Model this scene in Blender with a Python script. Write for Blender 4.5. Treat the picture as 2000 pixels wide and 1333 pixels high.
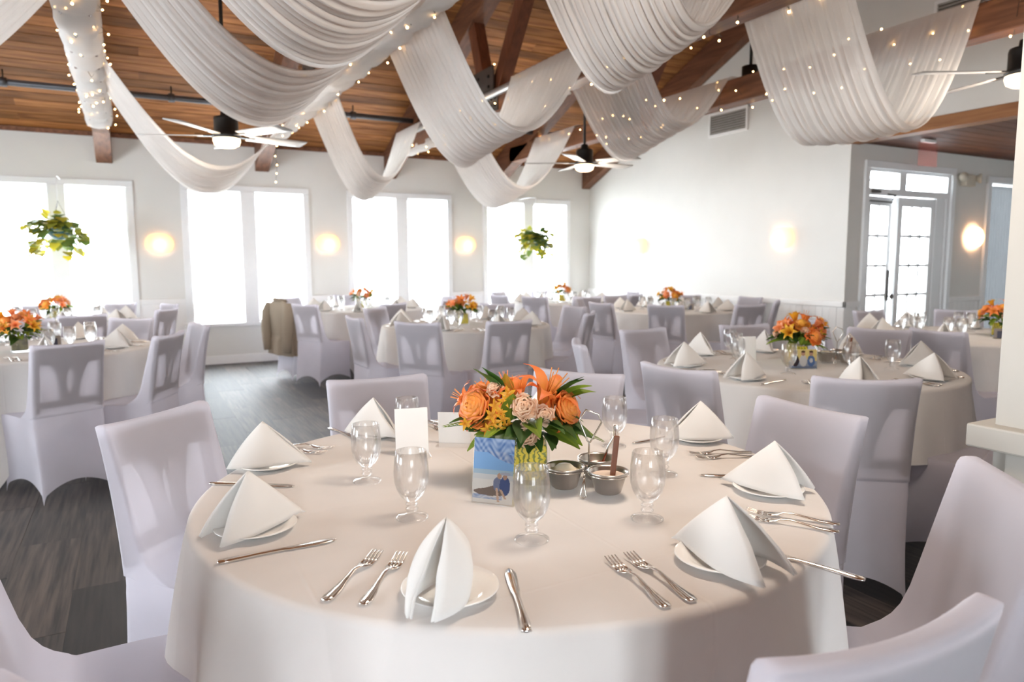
import bpy, bmesh, math, random
from mathutils import Vector, Matrix
import numpy as np
pi = math.pi
D = bpy.data
for o in list(D.objects): D.objects.remove(o)
S = bpy.context.scene
COL = S.collection
random.seed(7)

# ---------------------------------------------------------------- camera
F_PX, YAW, PITCH, ROLL, CAM_H = 1379.05, 0.49324, 0.11040, -0.00442, 1.30285
def cam_axes():
    f = np.array([math.sin(YAW)*math.cos(PITCH), math.cos(YAW)*math.cos(PITCH), -math.sin(PITCH)])
    r = np.array([math.cos(YAW), -math.sin(YAW), 0]); u = np.cross(r, f)
    c, s = math.cos(ROLL), math.sin(ROLL)
    return c*r+s*u, -s*r+c*u, f
AX_R, AX_U, AX_F = cam_axes()
cd = D.cameras.new('camera'); cam = D.objects.new('camera', cd); COL.objects.link(cam)
cd.sensor_width = 36.0; cd.lens = F_PX/2000*36; cd.clip_start = .02; cd.clip_end = 200
cam.matrix_world = Matrix(((AX_R[0], AX_U[0], -AX_F[0], 0), (AX_R[1], AX_U[1], -AX_F[1], 0), (AX_R[2], AX_U[2], -AX_F[2], CAM_H), (0, 0, 0, 1)))
cd.dof.use_dof = True; cd.dof.focus_distance = 1.72; cd.dof.aperture_fstop = 4.0
S.camera = cam
def px(p):   # picture x of a world point, used only to word labels (which one is leftmost)
    q = np.array([p[0], p[1], p[2]-CAM_H]); return 1000+F_PX*float(q@AX_R)/max(.05, float(q@AX_F))

# ---------------------------------------------------------------- light and exposure
S.view_settings.view_transform = 'Standard'; S.view_settings.look = 'None'
S.view_settings.gamma = 1.0; S.view_settings.use_curve_mapping = False
S.view_settings.exposure = 0.82
W = D.worlds.new('overcast_sky'); S.world = W; W.use_nodes = True
bg = W.node_tree.nodes['Background']; bg.inputs['Color'].default_value = (.86, .94, 1.0, 1); bg.inputs['Strength'].default_value = 13.5
def portal(name, loc, rot, sx, sy):
    l = D.lights.new(name, 'AREA'); l.shape = 'RECTANGLE'; l.size = sx; l.size_y = sy; l.cycles.is_portal = True
    o = D.objects.new(name, l); o.location = loc; o.rotation_euler = rot; COL.objects.link(o)
WIN_X0, WIN_P, WIN_W, WIN_G = -1.4272, 2.1068, .6277, .1776
WIN_ZB, WIN_ZT = .5364, 2.2356
WALL_Y, WALL_X, DOOR_Y, LEFT_X, REAR_Y = 9.90, 6.80, 5.04, -4.6, -3.0
REAR_K = 0; LEFT_FILL_WIN = (1.9, 5.2)  # unseen rear and left windows, added to let in fill daylight
for k in range(-1, 4):
    cx = WIN_X0+k*WIN_P+WIN_W+WIN_G/2
    portal('daylight_portal', (cx, WALL_Y+.16, (WIN_ZB+WIN_ZT)/2), (-pi/2, 0, 0), 2*WIN_W+WIN_G, WIN_ZT-WIN_ZB)      # faces -Y, into the room
    if k == REAR_K: portal('daylight_portal', (cx, REAR_Y-.16, (WIN_ZB+WIN_ZT)/2), (pi/2, 0, 0), 2*WIN_W+WIN_G, WIN_ZT-WIN_ZB)
for y_ in LEFT_FILL_WIN:
    portal('daylight_portal', (LEFT_X-.16, y_, (WIN_ZB+WIN_ZT)/2), (0, -pi/2, 0), WIN_ZT-WIN_ZB, 1.8)
portal('daylight_portal', (11.6, 1.9, 1.5), (0, pi/2, 0), .9, .7)  # sky light through the opening added in the alcove's side wall
portal('daylight_portal', (7.8, DOOR_Y+.2, 1.15), (-pi/2, 0, 0), 1.5, 2.3)

# ---------------------------------------------------------------- helpers
def link(o): COL.objects.link(o); return o
def mesh(name, verts, faces, smooth=True, mats=None, face_mat=None, attr=None):
    me = D.meshes.new(name); me.from_pydata([tuple(map(float, v)) for v in verts], [], [tuple(f) for f in faces])
    if smooth: me.polygons.foreach_set('use_smooth', [True]*len(me.polygons))
    if attr is not None:
        a = me.attributes.new('tint', 'FLOAT', 'POINT'); a.data.foreach_set('value', [float(x) for x in attr])
    me.update(); return me
def obj(name, me, m=None, parent=None, loc=(0, 0, 0), rot=(0, 0, 0), scale=(1, 1, 1)):
    if m is not None and not me.materials: me.materials.append(m)
    o = D.objects.new(name, me); o.location = loc; o.rotation_euler = rot; o.scale = scale
    if parent is not None: o.parent = parent
    return link(o)
def tag(o, label=None, cat=None, group=None, kind=None):
    if label: o['label'] = label
    if cat: o['category'] = cat
    if group: o['group'] = group
    if kind: o['kind'] = kind
    return o
def thing(name, label, cat, loc=(0, 0, 0), rotz=0, group=None):
    o = D.objects.new(name, None); o.empty_display_size = .05; o.location = loc; o.rotation_euler = (0, 0, rotz); link(o)
    return tag(o, label, cat, group)
def struct(name, me, m, label=None, parent=None, **k):
    o = obj(name, me, m, parent, **k)
    if parent is None: o['kind'] = 'structure'
    if label: o['label'] = label
    return o
def hollow(name, label):
    o = D.objects.new(name, None); link(o); o['kind'] = 'structure'; o['label'] = label; return o
class G:   # collects geometry for one mesh
    def __init__(s): s.v = []; s.f = []; s.a = []
    def add(s, v, f, a=None):
        n = len(s.v); s.v += [tuple(x) for x in v]; s.f += [tuple(i+n for i in q) for q in f]
        s.a += list(a) if a is not None else [0.0]*len(v); return s
    def box(s, x0, x1, y0, y1, z0, z1, b=0.0):
        x0, x1 = min(x0, x1), max(x0, x1); y0, y1 = min(y0, y1), max(y0, y1)
        if b <= 0:
            v = [(x, y, z) for z in (z0, z1) for y in (y0, y1) for x in (x0, x1)]
            return s.add(v, [(0, 2, 3, 1), (4, 5, 7, 6), (0, 1, 5, 4), (2, 6, 7, 3), (0, 4, 6, 2), (1, 3, 7, 5)])
        bm = bmesh.new(); bmesh.ops.create_cube(bm, size=1)
        for q in bm.verts: q.co = Vector(((x0+x1)/2+q.co.x*(x1-x0), (y0+y1)/2+q.co.y*(y1-y0), (z0+z1)/2+q.co.z*(z1-z0)))
        bmesh.ops.bevel(bm, geom=list(bm.edges), offset=b, segments=2, affect='EDGES', profile=.5)
        bm.verts.index_update()
        v = [tuple(q.co) for q in bm.verts]; f = [[q.index for q in p.verts] for p in bm.faces]; bm.free()
        return s.add(v, f)
    def lathe(s, prof, n=24, c=(0, 0, 0), sx=1, sy=1):
        v = []; f = []; m = len(prof)
        for k in range(n):
            a = 2*pi*k/n
            v += [(c[0]+r*math.cos(a)*sx, c[1]+r*math.sin(a)*sy, c[2]+z) for r, z in prof]
        for k in range(n):
            k2 = (k+1) % n
            for i in range(m-1): f.append((k*m+i, k2*m+i, k2*m+i+1, k*m+i+1))
        return s.add(v, f)
    def tube(s, path, r, n=8, cap=True, closed=False):
        P = [Vector(p) for p in path]; m = len(P); v = []; f = []; up = None
        for i, p in enumerate(P):
            t = (P[(i+1) % m]-P[i-1]) if closed else (P[min(i+1, m-1)]-P[max(i-1, 0)])
            t.normalize()
            if up is None: up = Vector((0, 0, 1)) if abs(t.z) < .9 else Vector((1, 0, 0))
            e = t.cross(up); e.normalize(); up = e.cross(t); rr = r[i] if hasattr(r, '__len__') else r
            for k in range(n):
                a = 2*pi*k/n; v.append(p+e*math.cos(a)*rr+up*math.sin(a)*rr)
        for i in range(m if closed else m-1):
            j = (i+1) % m
            for k in range(n): f.append((i*n+k, i*n+(k+1) % n, j*n+(k+1) % n, j*n+k))
        if cap and not closed: f.append(tuple(range(n))[::-1]); f.append(tuple((m-1)*n+k for k in range(n)))
        return s.add(v, f)
    def grid(s, fn, nu, nv, a=None, closed_u=False):
        v = []; at = []
        for i in range(nu):
            for j in range(nv):
                u = i/(nu if closed_u else nu-1); w = j/(nv-1); v.append(fn(u, w)); at.append(a(u, w) if a else 0)
        f = [(i*nv+j, ((i+1) % nu)*nv+j, ((i+1) % nu)*nv+j+1, i*nv+j+1) for i in range(nu if closed_u else nu-1) for j in range(nv-1)]
        return s.add(v, f, at)
    def prism(s, poly, d, axis='z', at=0.0):   # extrude a 2-D outline
        n = len(poly)
        def P(p, h): return {'z': (p[0], p[1], h), 'x': (h, p[0], p[1]), 'y': (p[0], h, p[1])}[axis]
        v = [P(p, at) for p in poly]+[P(p, at+d) for p in poly]
        return s.add(v, [tuple(range(n))[::-1], tuple(range(n, 2*n))]+[(i, (i+1) % n, n+(i+1) % n, n+i) for i in range(n)])
    def xf(s, M, start=0):
        for i in range(start, len(s.v)): s.v[i] = tuple(M @ Vector(s.v[i]))
        return s
    def me(s, name, smooth=True, attr=False): return mesh(name, s.v, s.f, smooth, attr=s.a if attr else None)
def bm_box(name, *a, b=0.0): return G().box(*a, b=b).me(name, False)
def solidify(o, t, off=0):
    m = o.modifiers.new('thickness', 'SOLIDIFY'); m.thickness = t; m.offset = off; return o
def subsurf(o, n=1):
    m = o.modifiers.new('smooth', 'SUBSURF'); m.levels = n; m.render_levels = n; return o

# ---------------------------------------------------------------- materials
def nt(name):
    m = D.materials.new(name); m.use_nodes = True; t = m.node_tree; t.nodes.clear()
    out = t.nodes.new('ShaderNodeOutputMaterial'); return m, t, out
def N(t, k, **p):
    n = t.nodes.new(k)
    for a, b in p.items():
        if a.startswith('_'): n.inputs[a[1:].replace('_', ' ')].default_value = b
        else: setattr(n, a, b)
    return n
def ramp(t, fac, stops):
    r = N(t, 'ShaderNodeValToRGB'); e = r.color_ramp.elements
    e[0].position, e[0].color = stops[0][0], (*stops[0][1], 1); e[1].position, e[1].color = stops[1][0], (*stops[1][1], 1)
    for p, c in stops[2:]: q = e.new(p); q.color = (*c, 1)
    t.links.new(fac, r.inputs['Fac']); return r.outputs['Color']
def coords(t, scale=(1, 1, 1), kind='Object', off=None):
    c = N(t, 'ShaderNodeTexCoord'); m = N(t, 'ShaderNodeMapping'); m.inputs['Scale'].default_value = scale
    t.links.new(c.outputs[kind], m.inputs['Vector'])
    if off is not None: t.links.new(off, m.inputs['Location'])
    return m.outputs['Vector']
def bump(t, h, strength, dist=.002):
    b = N(t, 'ShaderNodeBump', _Strength=strength, _Distance=dist); t.links.new(h, b.inputs['Height']); return b.outputs['Normal']
def plain(name, col, rough=.5, metal=0.0, var=.06, scale=12, bmp=0.0, spec=.5, sheen=0.0):
    m, t, out = nt(name); p = N(t, 'ShaderNodeBsdfPrincipled')
    n = N(t, 'ShaderNodeTexNoise', _Scale=scale, _Detail=4.0); t.links.new(coords(t), n.inputs['Vector'])
    c = ramp(t, n.outputs['Fac'], [(.3, tuple(x*(1-var) for x in col)), (.7, tuple(min(1, x*(1+var)) for x in col))])
    t.links.new(c, p.inputs['Base Color']); p.inputs['Roughness'].default_value = rough; p.inputs['Metallic'].default_value = metal
    p.inputs['Specular IOR Level'].default_value = spec
    if sheen: p.inputs['Sheen Weight'].default_value = sheen
    if bmp: t.links.new(bump(t, n.outputs['Fac'], bmp), p.inputs['Normal'])
    t.links.new(p.outputs[0], out.inputs['Surface']); return m
def emit(name, col, st):
    m, t, out = nt(name); e = N(t, 'ShaderNodeEmission', _Strength=st); e.inputs['Color'].default_value = (*col, 1)
    t.links.new(e.outputs[0], out.inputs['Surface']); return m
def cloth(name, col, trans=.35, clear=0.0, weave=900, bmp=.15, wrinkle=0.0, var=.03, crease=0.0):
    m, t, out = nt(name)
    v = coords(t); n = N(t, 'ShaderNodeTexNoise', _Scale=weave, _Detail=2.0); t.links.new(v, n.inputs['Vector'])
    n2 = N(t, 'ShaderNodeTexNoise', _Scale=5.0, _Detail=3.0); t.links.new(v, n2.inputs['Vector'])
    c = ramp(t, n2.outputs['Fac'], [(.3, tuple(x*(1-var) for x in col)), (.7, tuple(min(1, x*(1+var)) for x in col))])
    d = N(t, 'ShaderNodeBsdfDiffuse', _Roughness=.6); tr = N(t, 'ShaderNodeBsdfTranslucent')
    t.links.new(c, d.inputs['Color']); t.links.new(c, tr.inputs['Color'])
    h = n.outputs['Fac']
    if wrinkle:
        n3 = N(t, 'ShaderNodeTexNoise', _Scale=9.0, _Detail=3.0); t.links.new(v, n3.inputs['Vector'])
        mm = N(t, 'ShaderNodeMath', operation='MULTIPLY_ADD'); t.links.new(n3.outputs['Fac'], mm.inputs[0]); mm.inputs[1].default_value = wrinkle; t.links.new(h, mm.inputs[2]); h = mm.outputs[0]
    if crease:     # ironed fold lines of the square cloth
        sp = N(t, 'ShaderNodeSeparateXYZ'); t.links.new(v, sp.inputs[0])
        for ax, sc, of in ((0, 1/.56, .55), (1, 1/.56, .51)):
            a = N(t, 'ShaderNodeMath', operation='MULTIPLY_ADD'); t.links.new(sp.outputs[ax], a.inputs[0]); a.inputs[1].default_value = sc; a.inputs[2].default_value = of
            b = N(t, 'ShaderNodeMath', operation='FRACT'); t.links.new(a.outputs[0], b.inputs[0])
            c_ = N(t, 'ShaderNodeMath', operation='SUBTRACT'); t.links.new(b.outputs[0], c_.inputs[0]); c_.inputs[1].default_value = .5
            d_ = N(t, 'ShaderNodeMath', operation='ABSOLUTE'); t.links.new(c_.outputs[0], d_.inputs[0])
            e_ = N(t, 'ShaderNodeMapRange', interpolation_type='SMOOTHSTEP'); t.links.new(d_.outputs[0], e_.inputs['Value']); e_.inputs['From Min'].default_value = 0; e_.inputs['From Max'].default_value = .012; e_.inputs['To Min'].default_value = crease; e_.inputs['To Max'].default_value = 0
            f_ = N(t, 'ShaderNodeMath', operation='ADD'); t.links.new(h, f_.inputs[0]); t.links.new(e_.outputs[0], f_.inputs[1]); h = f_.outputs[0]
    nb = bump(t, h, bmp, .001); t.links.new(nb, d.inputs['Normal']); t.links.new(nb, tr.inputs['Normal'])
    x = N(t, 'ShaderNodeMixShader', _Fac=trans); t.links.new(d.outputs[0], x.inputs[1]); t.links.new(tr.outputs[0], x.inputs[2])
    s = x.outputs[0]
    if clear:
        tp = N(t, 'ShaderNodeBsdfTransparent'); y = N(t, 'ShaderNodeMixShader', _Fac=clear); t.links.new(s, y.inputs[1]); t.links.new(tp.outputs[0], y.inputs[2]); s = y.outputs[0]
    t.links.new(s, out.inputs['Surface']); return m
def wood(name, dark, light, axis='x', rough=.45, rnd=.5, spec=.4):
    m, t, out = nt(name); p = N(t, 'ShaderNodeBsdfPrincipled'); oi = N(t, 'ShaderNodeObjectInfo')
    sc = {'x': (1.2, 14, 14), 'y': (14, 1.2, 14), 'z': (14, 14, 1.2)}[axis]
    cmb = N(t, 'ShaderNodeCombineXYZ'); ml = N(t, 'ShaderNodeMath', operation='MULTIPLY'); ml.inputs[1].default_value = 37.0
    t.links.new(oi.outputs['Random'], ml.inputs[0])
    for k in 'XYZ': t.links.new(ml.outputs[0], cmb.inputs[k])
    v = coords(t, sc, off=cmb.outputs[0])
    n = N(t, 'ShaderNodeTexNoise', _Scale=1.6, _Detail=6.0, _Distortion=.6); t.links.new(v, n.inputs['Vector'])
    kn = N(t, 'ShaderNodeTexVoronoi', _Scale=.55); t.links.new(v, kn.inputs['Vector'])
    mid = tuple((a+b)/2 for a, b in zip(dark, light))
    c = ramp(t, n.outputs['Fac'], [(.25, dark), (.75, light), (.5, mid)])
    kr = ramp(t, kn.outputs['Distance'], [(.05, (.35, .25, .2)), (.16, (1, 1, 1))])
    mx = N(t, 'ShaderNodeMix', data_type='RGBA', blend_type='MULTIPLY'); mx.inputs['Factor'].default_value = .7
    t.links.new(c, mx.inputs[6]); t.links.new(kr, mx.inputs[7])
    hs = N(t, 'ShaderNodeHueSaturation'); mr = N(t, 'ShaderNodeMapRange'); mr.inputs['To Min'].default_value = 1-rnd; mr.inputs['To Max'].default_value = 1+rnd*.7
    t.links.new(oi.outputs['Random'], mr.inputs['Value']); t.links.new(mr.outputs[0], hs.inputs['Value']); t.links.new(mx.outputs[2], hs.inputs['Color'])
    t.links.new(hs.outputs[0], p.inputs['Base Color']); p.inputs['Roughness'].default_value = rough; p.inputs['Specular IOR Level'].default_value = spec
    t.links.new(bump(t, n.outputs['Fac'], .12), p.inputs['Normal'])
    t.links.new(p.outputs[0], out.inputs['Surface']); return m
def clear_pane(name, tint=(1, 1, 1), f=.06):
    m, t, out = nt(name); tp = N(t, 'ShaderNodeBsdfTransparent'); tp.inputs['Color'].default_value = (*tint, 1)
    g = N(t, 'ShaderNodeBsdfGlossy', _Roughness=.02); lw = N(t, 'ShaderNodeLayerWeight', _Blend=.5)
    pw_ = N(t, 'ShaderNodeMath', operation='POWER'); t.links.new(lw.outputs['Facing'], pw_.inputs[0]); pw_.inputs[1].default_value = 4.0
    ma = N(t, 'ShaderNodeMath', operation='MULTIPLY_ADD'); t.links.new(pw_.outputs[0], ma.inputs[0]); ma.inputs[1].default_value = .5; ma.inputs[2].default_value = f*.6
    x = N(t, 'ShaderNodeMixShader'); t.links.new(ma.outputs[0], x.inputs[0]); t.links.new(tp.outputs[0], x.inputs[1]); t.links.new(g.outputs[0], x.inputs[2])
    t.links.new(x.outputs[0], out.inputs['Surface']); return m
def table_glass(name):
    m, t, out = nt(name); g = N(t, 'ShaderNodeBsdfGlass', _IOR=1.45, _Roughness=.0); tp = N(t, 'ShaderNodeBsdfTransparent'); gl = N(t, 'ShaderNodeBsdfGlossy', _Roughness=.03)
    x = N(t, 'ShaderNodeMixShader', _Fac=.74); t.links.new(g.outputs[0], x.inputs[1]); t.links.new(tp.outputs[0], x.inputs[2])
    lw = N(t, 'ShaderNodeLayerWeight', _Blend=.5); pw_ = N(t, 'ShaderNodeMath', operation='POWER'); t.links.new(lw.outputs['Facing'], pw_.inputs[0]); pw_.inputs[1].default_value = 3.0
    ma = N(t, 'ShaderNodeMath', operation='MULTIPLY_ADD'); t.links.new(pw_.outputs[0], ma.inputs[0]); ma.inputs[1].default_value = .38; ma.inputs[2].default_value = .03
    y = N(t, 'ShaderNodeMixShader'); t.links.new(ma.outputs[0], y.inputs[0]); t.links.new(x.outputs[0], y.inputs[1]); t.links.new(gl.outputs[0], y.inputs[2])
    t.links.new(y.outputs[0], out.inputs['Surface']); return m
def petal(name, base, tip, trans=.3, var=.12):
    m, t, out = nt(name); a = N(t, 'ShaderNodeAttribute', attribute_name='tint'); oi = N(t, 'ShaderNodeObjectInfo')
    n = N(t, 'ShaderNodeTexNoise', _Scale=60.0); t.links.new(coords(t), n.inputs['Vector'])
    ad = N(t, 'ShaderNodeMath', operation='MULTIPLY_ADD'); t.links.new(n.outputs['Fac'], ad.inputs[0]); ad.inputs[1].default_value = .35; t.links.new(a.outputs['Fac'], ad.inputs[2])
    sb = N(t, 'ShaderNodeMath', operation='SUBTRACT'); t.links.new(ad.outputs[0], sb.inputs[0]); sb.inputs[1].default_value = .17
    c = ramp(t, sb.outputs[0], [(.15, base), (.95, tip)])
    hs = N(t, 'ShaderNodeHueSaturation'); mr = N(t, 'ShaderNodeMapRange'); mr.inputs['To Min'].default_value = 1-var; mr.inputs['To Max'].default_value = 1+var
    t.links.new(oi.outputs['Random'], mr.inputs['Value']); t.links.new(mr.outputs[0], hs.inputs['Value']); t.links.new(c, hs.inputs['Color'])
    p = N(t, 'ShaderNodeBsdfPrincipled', _Roughness=.45); tr = N(t, 'ShaderNodeBsdfTranslucent')
    t.links.new(hs.outputs[0], p.inputs['Base Color']); t.links.new(hs.outputs[0], tr.inputs['Color'])
    x = N(t, 'ShaderNodeMixShader', _Fac=trans); t.links.new(p.outputs[0], x.inputs[1]); t.links.new(tr.outputs[0], x.inputs[2])
    t.links.new(x.outputs[0], out.inputs['Surface']); return m
def carpet():
    m, t, out = nt('carpet'); p = N(t, 'ShaderNodeBsdfPrincipled', _Roughness=.60); oi = N(t, 'ShaderNodeObjectInfo')
    cmb = N(t, 'ShaderNodeCombineXYZ'); ml = N(t, 'ShaderNodeMath', operation='MULTIPLY'); ml.inputs[1].default_value = 53.0
    t.links.new(oi.outputs['Random'], ml.inputs[0])
    for k in 'XYZ': t.links.new(ml.outputs[0], cmb.inputs[k])
    n = N(t, 'ShaderNodeTexNoise', _Scale=1.0, _Detail=5.0); t.links.new(coords(t, (52, 2.6, 1), off=cmb.outputs[0]), n.inputs['Vector'])
    n2 = N(t, 'ShaderNodeTexNoise', _Scale=380.0, _Detail=1.0); t.links.new(coords(t), n2.inputs['Vector'])
    c = ramp(t, n.outputs['Fac'], [(.32, (.008, .006, .005)), (.70, (.058, .043, .035))])
    hs = N(t, 'ShaderNodeHueSaturation'); mr = N(t, 'ShaderNodeMapRange'); mr.inputs['To Min'].default_value = .22; mr.inputs['To Max'].default_value = 2.3
    t.links.new(oi.outputs['Random'], mr.inputs['Value']); t.links.new(mr.outputs[0], hs.inputs['Value']); t.links.new(c, hs.inputs['Color'])
    t.links.new(hs.outputs[0], p.inputs['Base Color']); p.inputs['Sheen Weight'].default_value = .06
    p.inputs['Specular IOR Level'].default_value = .45
    t.links.new(bump(t, n2.outputs['Fac'], .25, .002), p.inputs['Normal'])
    t.links.new(p.outputs[0], out.inputs['Surface']); return m
def painted(name):   # colours come from the per-face print of the photo
    m, t, out = nt(name); a = N(t, 'ShaderNodeVertexColor', layer_name='print'); p = N(t, 'ShaderNodeBsdfPrincipled', _Roughness=.25)
    t.links.new(a.outputs['Color'], p.inputs['Base Color']); t.links.new(p.outputs[0], out.inputs['Surface']); return m
M = dict(
    wall=plain('wall_paint', (.745, .735, .705), .7, var=.015, scale=3),
    trim=plain('white_trim', (.86, .85, .84), .45, var=.012),
    pillar=plain('pillar_paint', (.45, .425, .385), .6, var=.015),
    frame=plain('window_white', (.85, .86, .87), .4, var=.01),
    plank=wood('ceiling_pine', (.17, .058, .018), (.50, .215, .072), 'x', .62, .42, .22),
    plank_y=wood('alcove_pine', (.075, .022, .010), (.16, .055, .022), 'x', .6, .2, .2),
    gap=plain('dark_groove', (.05, .02, .01), .9),
    beam=wood('beam_timber', (.105, .040, .020), (.26, .112, .058), 'y', .5, .2),
    strut=wood('strut_timber', (.11, .036, .018), (.22, .075, .034), 'z', .45, .15),
    fascia=wood('fascia_wood', (.22, .085, .03), (.40, .18, .07), 'y', .5, .1),
    steel=plain('gusset_steel', (.10, .09, .085), .5, .7), bolt=plain('bolt_head', (.03, .03, .03), .5, .8),
    pipe=plain('grey_pipe', (.50, .50, .50), .35, .6), pipe_dark=plain('dark_pipe', (.10, .10, .11), .4, .5),
    black=plain('black_metal', (.025, .024, .023), .4, .4), blade=plain('fan_blade', (.42, .40, .38), .4),
    carpet=carpet(), sheer=cloth('sheer_drape', (.93, .90, .87), .45, .09, 500, .1),
    sheer_thin=cloth('thin_sheer', (.93, .90, .87), .42, .30, 500, .1),
    tulle=cloth('tulle', (.92, .89, .86), .3, .08, 300, .3),
    cover=cloth('chair_cover', (.80, .775, .835), .50, .17, 1500, .06), cover_edge=cloth('cover_hem', (.82, .80, .86), .2, 0, 900, .1),
    chairwood=plain('chair_frame_wood', (.16, .12, .10), .5),
    linen=cloth('white_linen', (.845, .805, .775), .12, 0, 1400, .22, 1.2, crease=3.0), linen_far=cloth('white_linen_cloth', (.83, .81, .79), .15, 0, 1400, .2, 1.2, crease=3.0),
    napkin=cloth('napkin_cotton', (.90, .875, .845), .18, 0, 1100, .2, .4),
    china=plain('white_china', (.88, .87, .85), .12, var=.01), silver=plain('silver', (.78, .74, .70), .14, 1.0, var=.04),
    bowl=plain('brushed_steel', (.60, .57, .54), .28, 1.0, var=.05), wire=plain('steel_wire', (.62, .58, .53), .18, 1.0),
    glass=table_glass('goblet_glass'), pane=clear_pane('window_pane'), acrylic=clear_pane('acrylic'),
    print=painted('photo_print'), card=plain('white_card', (.86, .85, .83), .5, var=.01),
    butter=plain('butter', (.90, .80, .62), .5, var=.05, scale=60, bmp=.3), jam=plain('jam', (.20, .04, .015), .25, var=.3, scale=60),
    cream=plain('cream', (.82, .68, .58), .5, var=.03, scale=80, bmp=.2), handle=wood('knife_handle', (.10, .03, .012), (.26, .09, .04), 'z', .4, .1),
    rose=petal('orange_rose', (.93, .36, .06), (.72, .045, .02), .2), rose_y=petal('yellow_orange_rose', (.95, .50, .06), (.90, .22, .04), .25),
    blush=petal('blush_rose', (.85, .52, .32), (.93, .76, .58), .3), lily=petal('orange_lily', (.88, .34, .06), (.86, .19, .06), .25),
    orchid=petal('yellow_orchid', (.75, .30, .02), (.93, .55, .04), .3), coral=petal('coral_flower', (.90, .30, .10), (.93, .38, .18), .3),
    leaf=petal('green_leaf', (.018, .050, .010), (.055, .125, .020), .2, .35), leaf2=petal('light_leaf', (.10, .20, .02), (.30, .38, .04), .35, .25),
    croton=petal('croton_leaf', (.35, .30, .03), (.60, .32, .04), .3), stem=plain('stem', (.10, .16, .03), .5), stamen=plain('stamen', (.75, .45, .25), .5),
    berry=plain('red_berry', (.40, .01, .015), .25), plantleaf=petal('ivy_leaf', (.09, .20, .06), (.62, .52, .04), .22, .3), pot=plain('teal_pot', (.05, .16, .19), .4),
    sconce=cloth('sconce_glass', (.90, .78, .68), .65, 0, 60, .05), fanlight=emit('fan_lamp', (1.0, .72, .45), 3.5), bulb=emit('fairy_bulb', (1.0, .58, .22), 15.0), cord=plain('fairy_cord', (.05, .04, .03), .6),
    coat=cloth('beige_coat', (.36, .30, .235), 0, 0, 700, .3, .5), brass=plain('brass', (.45, .30, .14), .3, .9), grey=plain('vent_grey', (.42, .40, .37), .5),
    ivory=plain('ivory_plastic', (.62, .55, .44), .4), curtain=cloth('grey_curtain', (.30, .31, .32), .12, 0, 400, .1), deck=plain('pale_deck', (.6, .6, .58), .8),
)
# ================================================================ THE ROOM
ROOF_K = .43                                  # rise of the roof per metre away from the window wall
EAVE = 2.87; RIDGE_Y = (WALL_Y+REAR_Y)/2; RIDGE_Z = EAVE+ROOF_K*(WALL_Y-RIDGE_Y)
RAIL = .85
TRUSS_X = [-2.0, -.2, 1.6, 3.35, 5.1]
# ---- floor with carpet planks laid along the room
fl = struct('floor', bm_box('floor', LEFT_X-.2, 11.5, REAR_Y-.2, WALL_Y+.2, -.12, -.006), M['carpet'], 'dark streaked carpet floor laid in planks')
pm = bm_box('carpet_plank', -.1248, .1248, -.4994, .4994, -.006, 0)
pm.materials.append(M['carpet'])
for i in range(28):
    off = ((i*.37) % 1.0)
    for j in range(-1, 11):
        x = -2.4+i*.25; y = .4+j+off
        if y-.5 < .5 or y+.5 > WALL_Y-.02: continue
        if x > 1.7 and y > 6.6: continue
        q = obj('carpet_plank', pm, None, fl, (x, y, random.uniform(0, .0012)))
        q.rotation_euler.z = random.choice((0, pi))
# ---- window wall
def zc(y): return EAVE+ROOF_K*(WALL_Y-y) if y > RIDGE_Y else EAVE+ROOF_K*(y-REAR_Y)
pairs = range(-1, 4)
def window_wall(y0, y1, pairs=pairs):
    g = G(); xs = [LEFT_X-.2]
    for k in pairs: x = WIN_X0+k*WIN_P; xs += [x, x+2*WIN_W+WIN_G]
    xs.append(WALL_X+.2)
    for i in range(0, len(xs), 2): g.box(xs[i], xs[i+1], y0, y1, 0, EAVE)
    for i in range(1, len(xs)-1, 2): g.box(xs[i], xs[i+1], y0, y1, 0, WIN_ZB); g.box(xs[i], xs[i+1], y0, y1, WIN_ZT, EAVE)
    return g
struct('wall_back', window_wall(WALL_Y, WALL_Y+.14).me('wall_back', False), M['wall'], 'off-white window wall at the far side of the room')
struct('wall_rear', window_wall(REAR_Y-.14, REAR_Y, [REAR_K]).me('wall_rear', False), M['wall'], 'off-white wall behind the camera')
def pane_window(idx, k, y, s, label):
    x = WIN_X0+k*WIN_P; xr = x+2*WIN_W+WIN_G
    w = hollow('window_%d' % idx, label)
    g = G()                                                                              # casing proud of the wall
    g.box(x-.075, x, y-s*.03, y, WIN_ZB+.001, WIN_ZT-.001); g.box(xr, xr+.075, y-s*.03, y, WIN_ZB+.001, WIN_ZT-.001)
    g.box(x-.075, xr+.075, y-s*.032, y, WIN_ZT, WIN_ZT+.075, b=.004)
    obj('casing', g.me('casing', False), M['frame'], w)
    obj('mullion', G().box(x+WIN_W, x+WIN_W+WIN_G, y-s*.05, y+s*.1, WIN_ZB, WIN_ZT, b=.004).me('mullion', False), M['frame'], w)
    obj('window_sill', G().box(x-.10, xr+.10, y-s*.06, y+s*.10, WIN_ZB-.045, WIN_ZB, b=.006).me('window_sill', False), M['frame'], w)
    for q in range(2):
        a = x+q*(WIN_W+WIN_G); b = a+WIN_W; f = G(); t = .022
        y0, y1 = sorted((y+s*.04, y+s*.09))
        f.box(a, a+t, y0, y1, WIN_ZB, WIN_ZT); f.box(b-t, b, y0, y1, WIN_ZB, WIN_ZT); f.box(a+t, b-t, y0, y1, WIN_ZT-t, WIN_ZT); f.box(a+t, b-t, y0, y1, WIN_ZB, WIN_ZB+t)
        sh = obj('sash', f.me('sash', False), M['frame'], w)
        obj('pane', bm_box('pane', a+t, b-t, y+s*.065-.003, y+s*.065+.003, WIN_ZB+t, WIN_ZT-t), M['pane'], sh)
    return w
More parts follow.
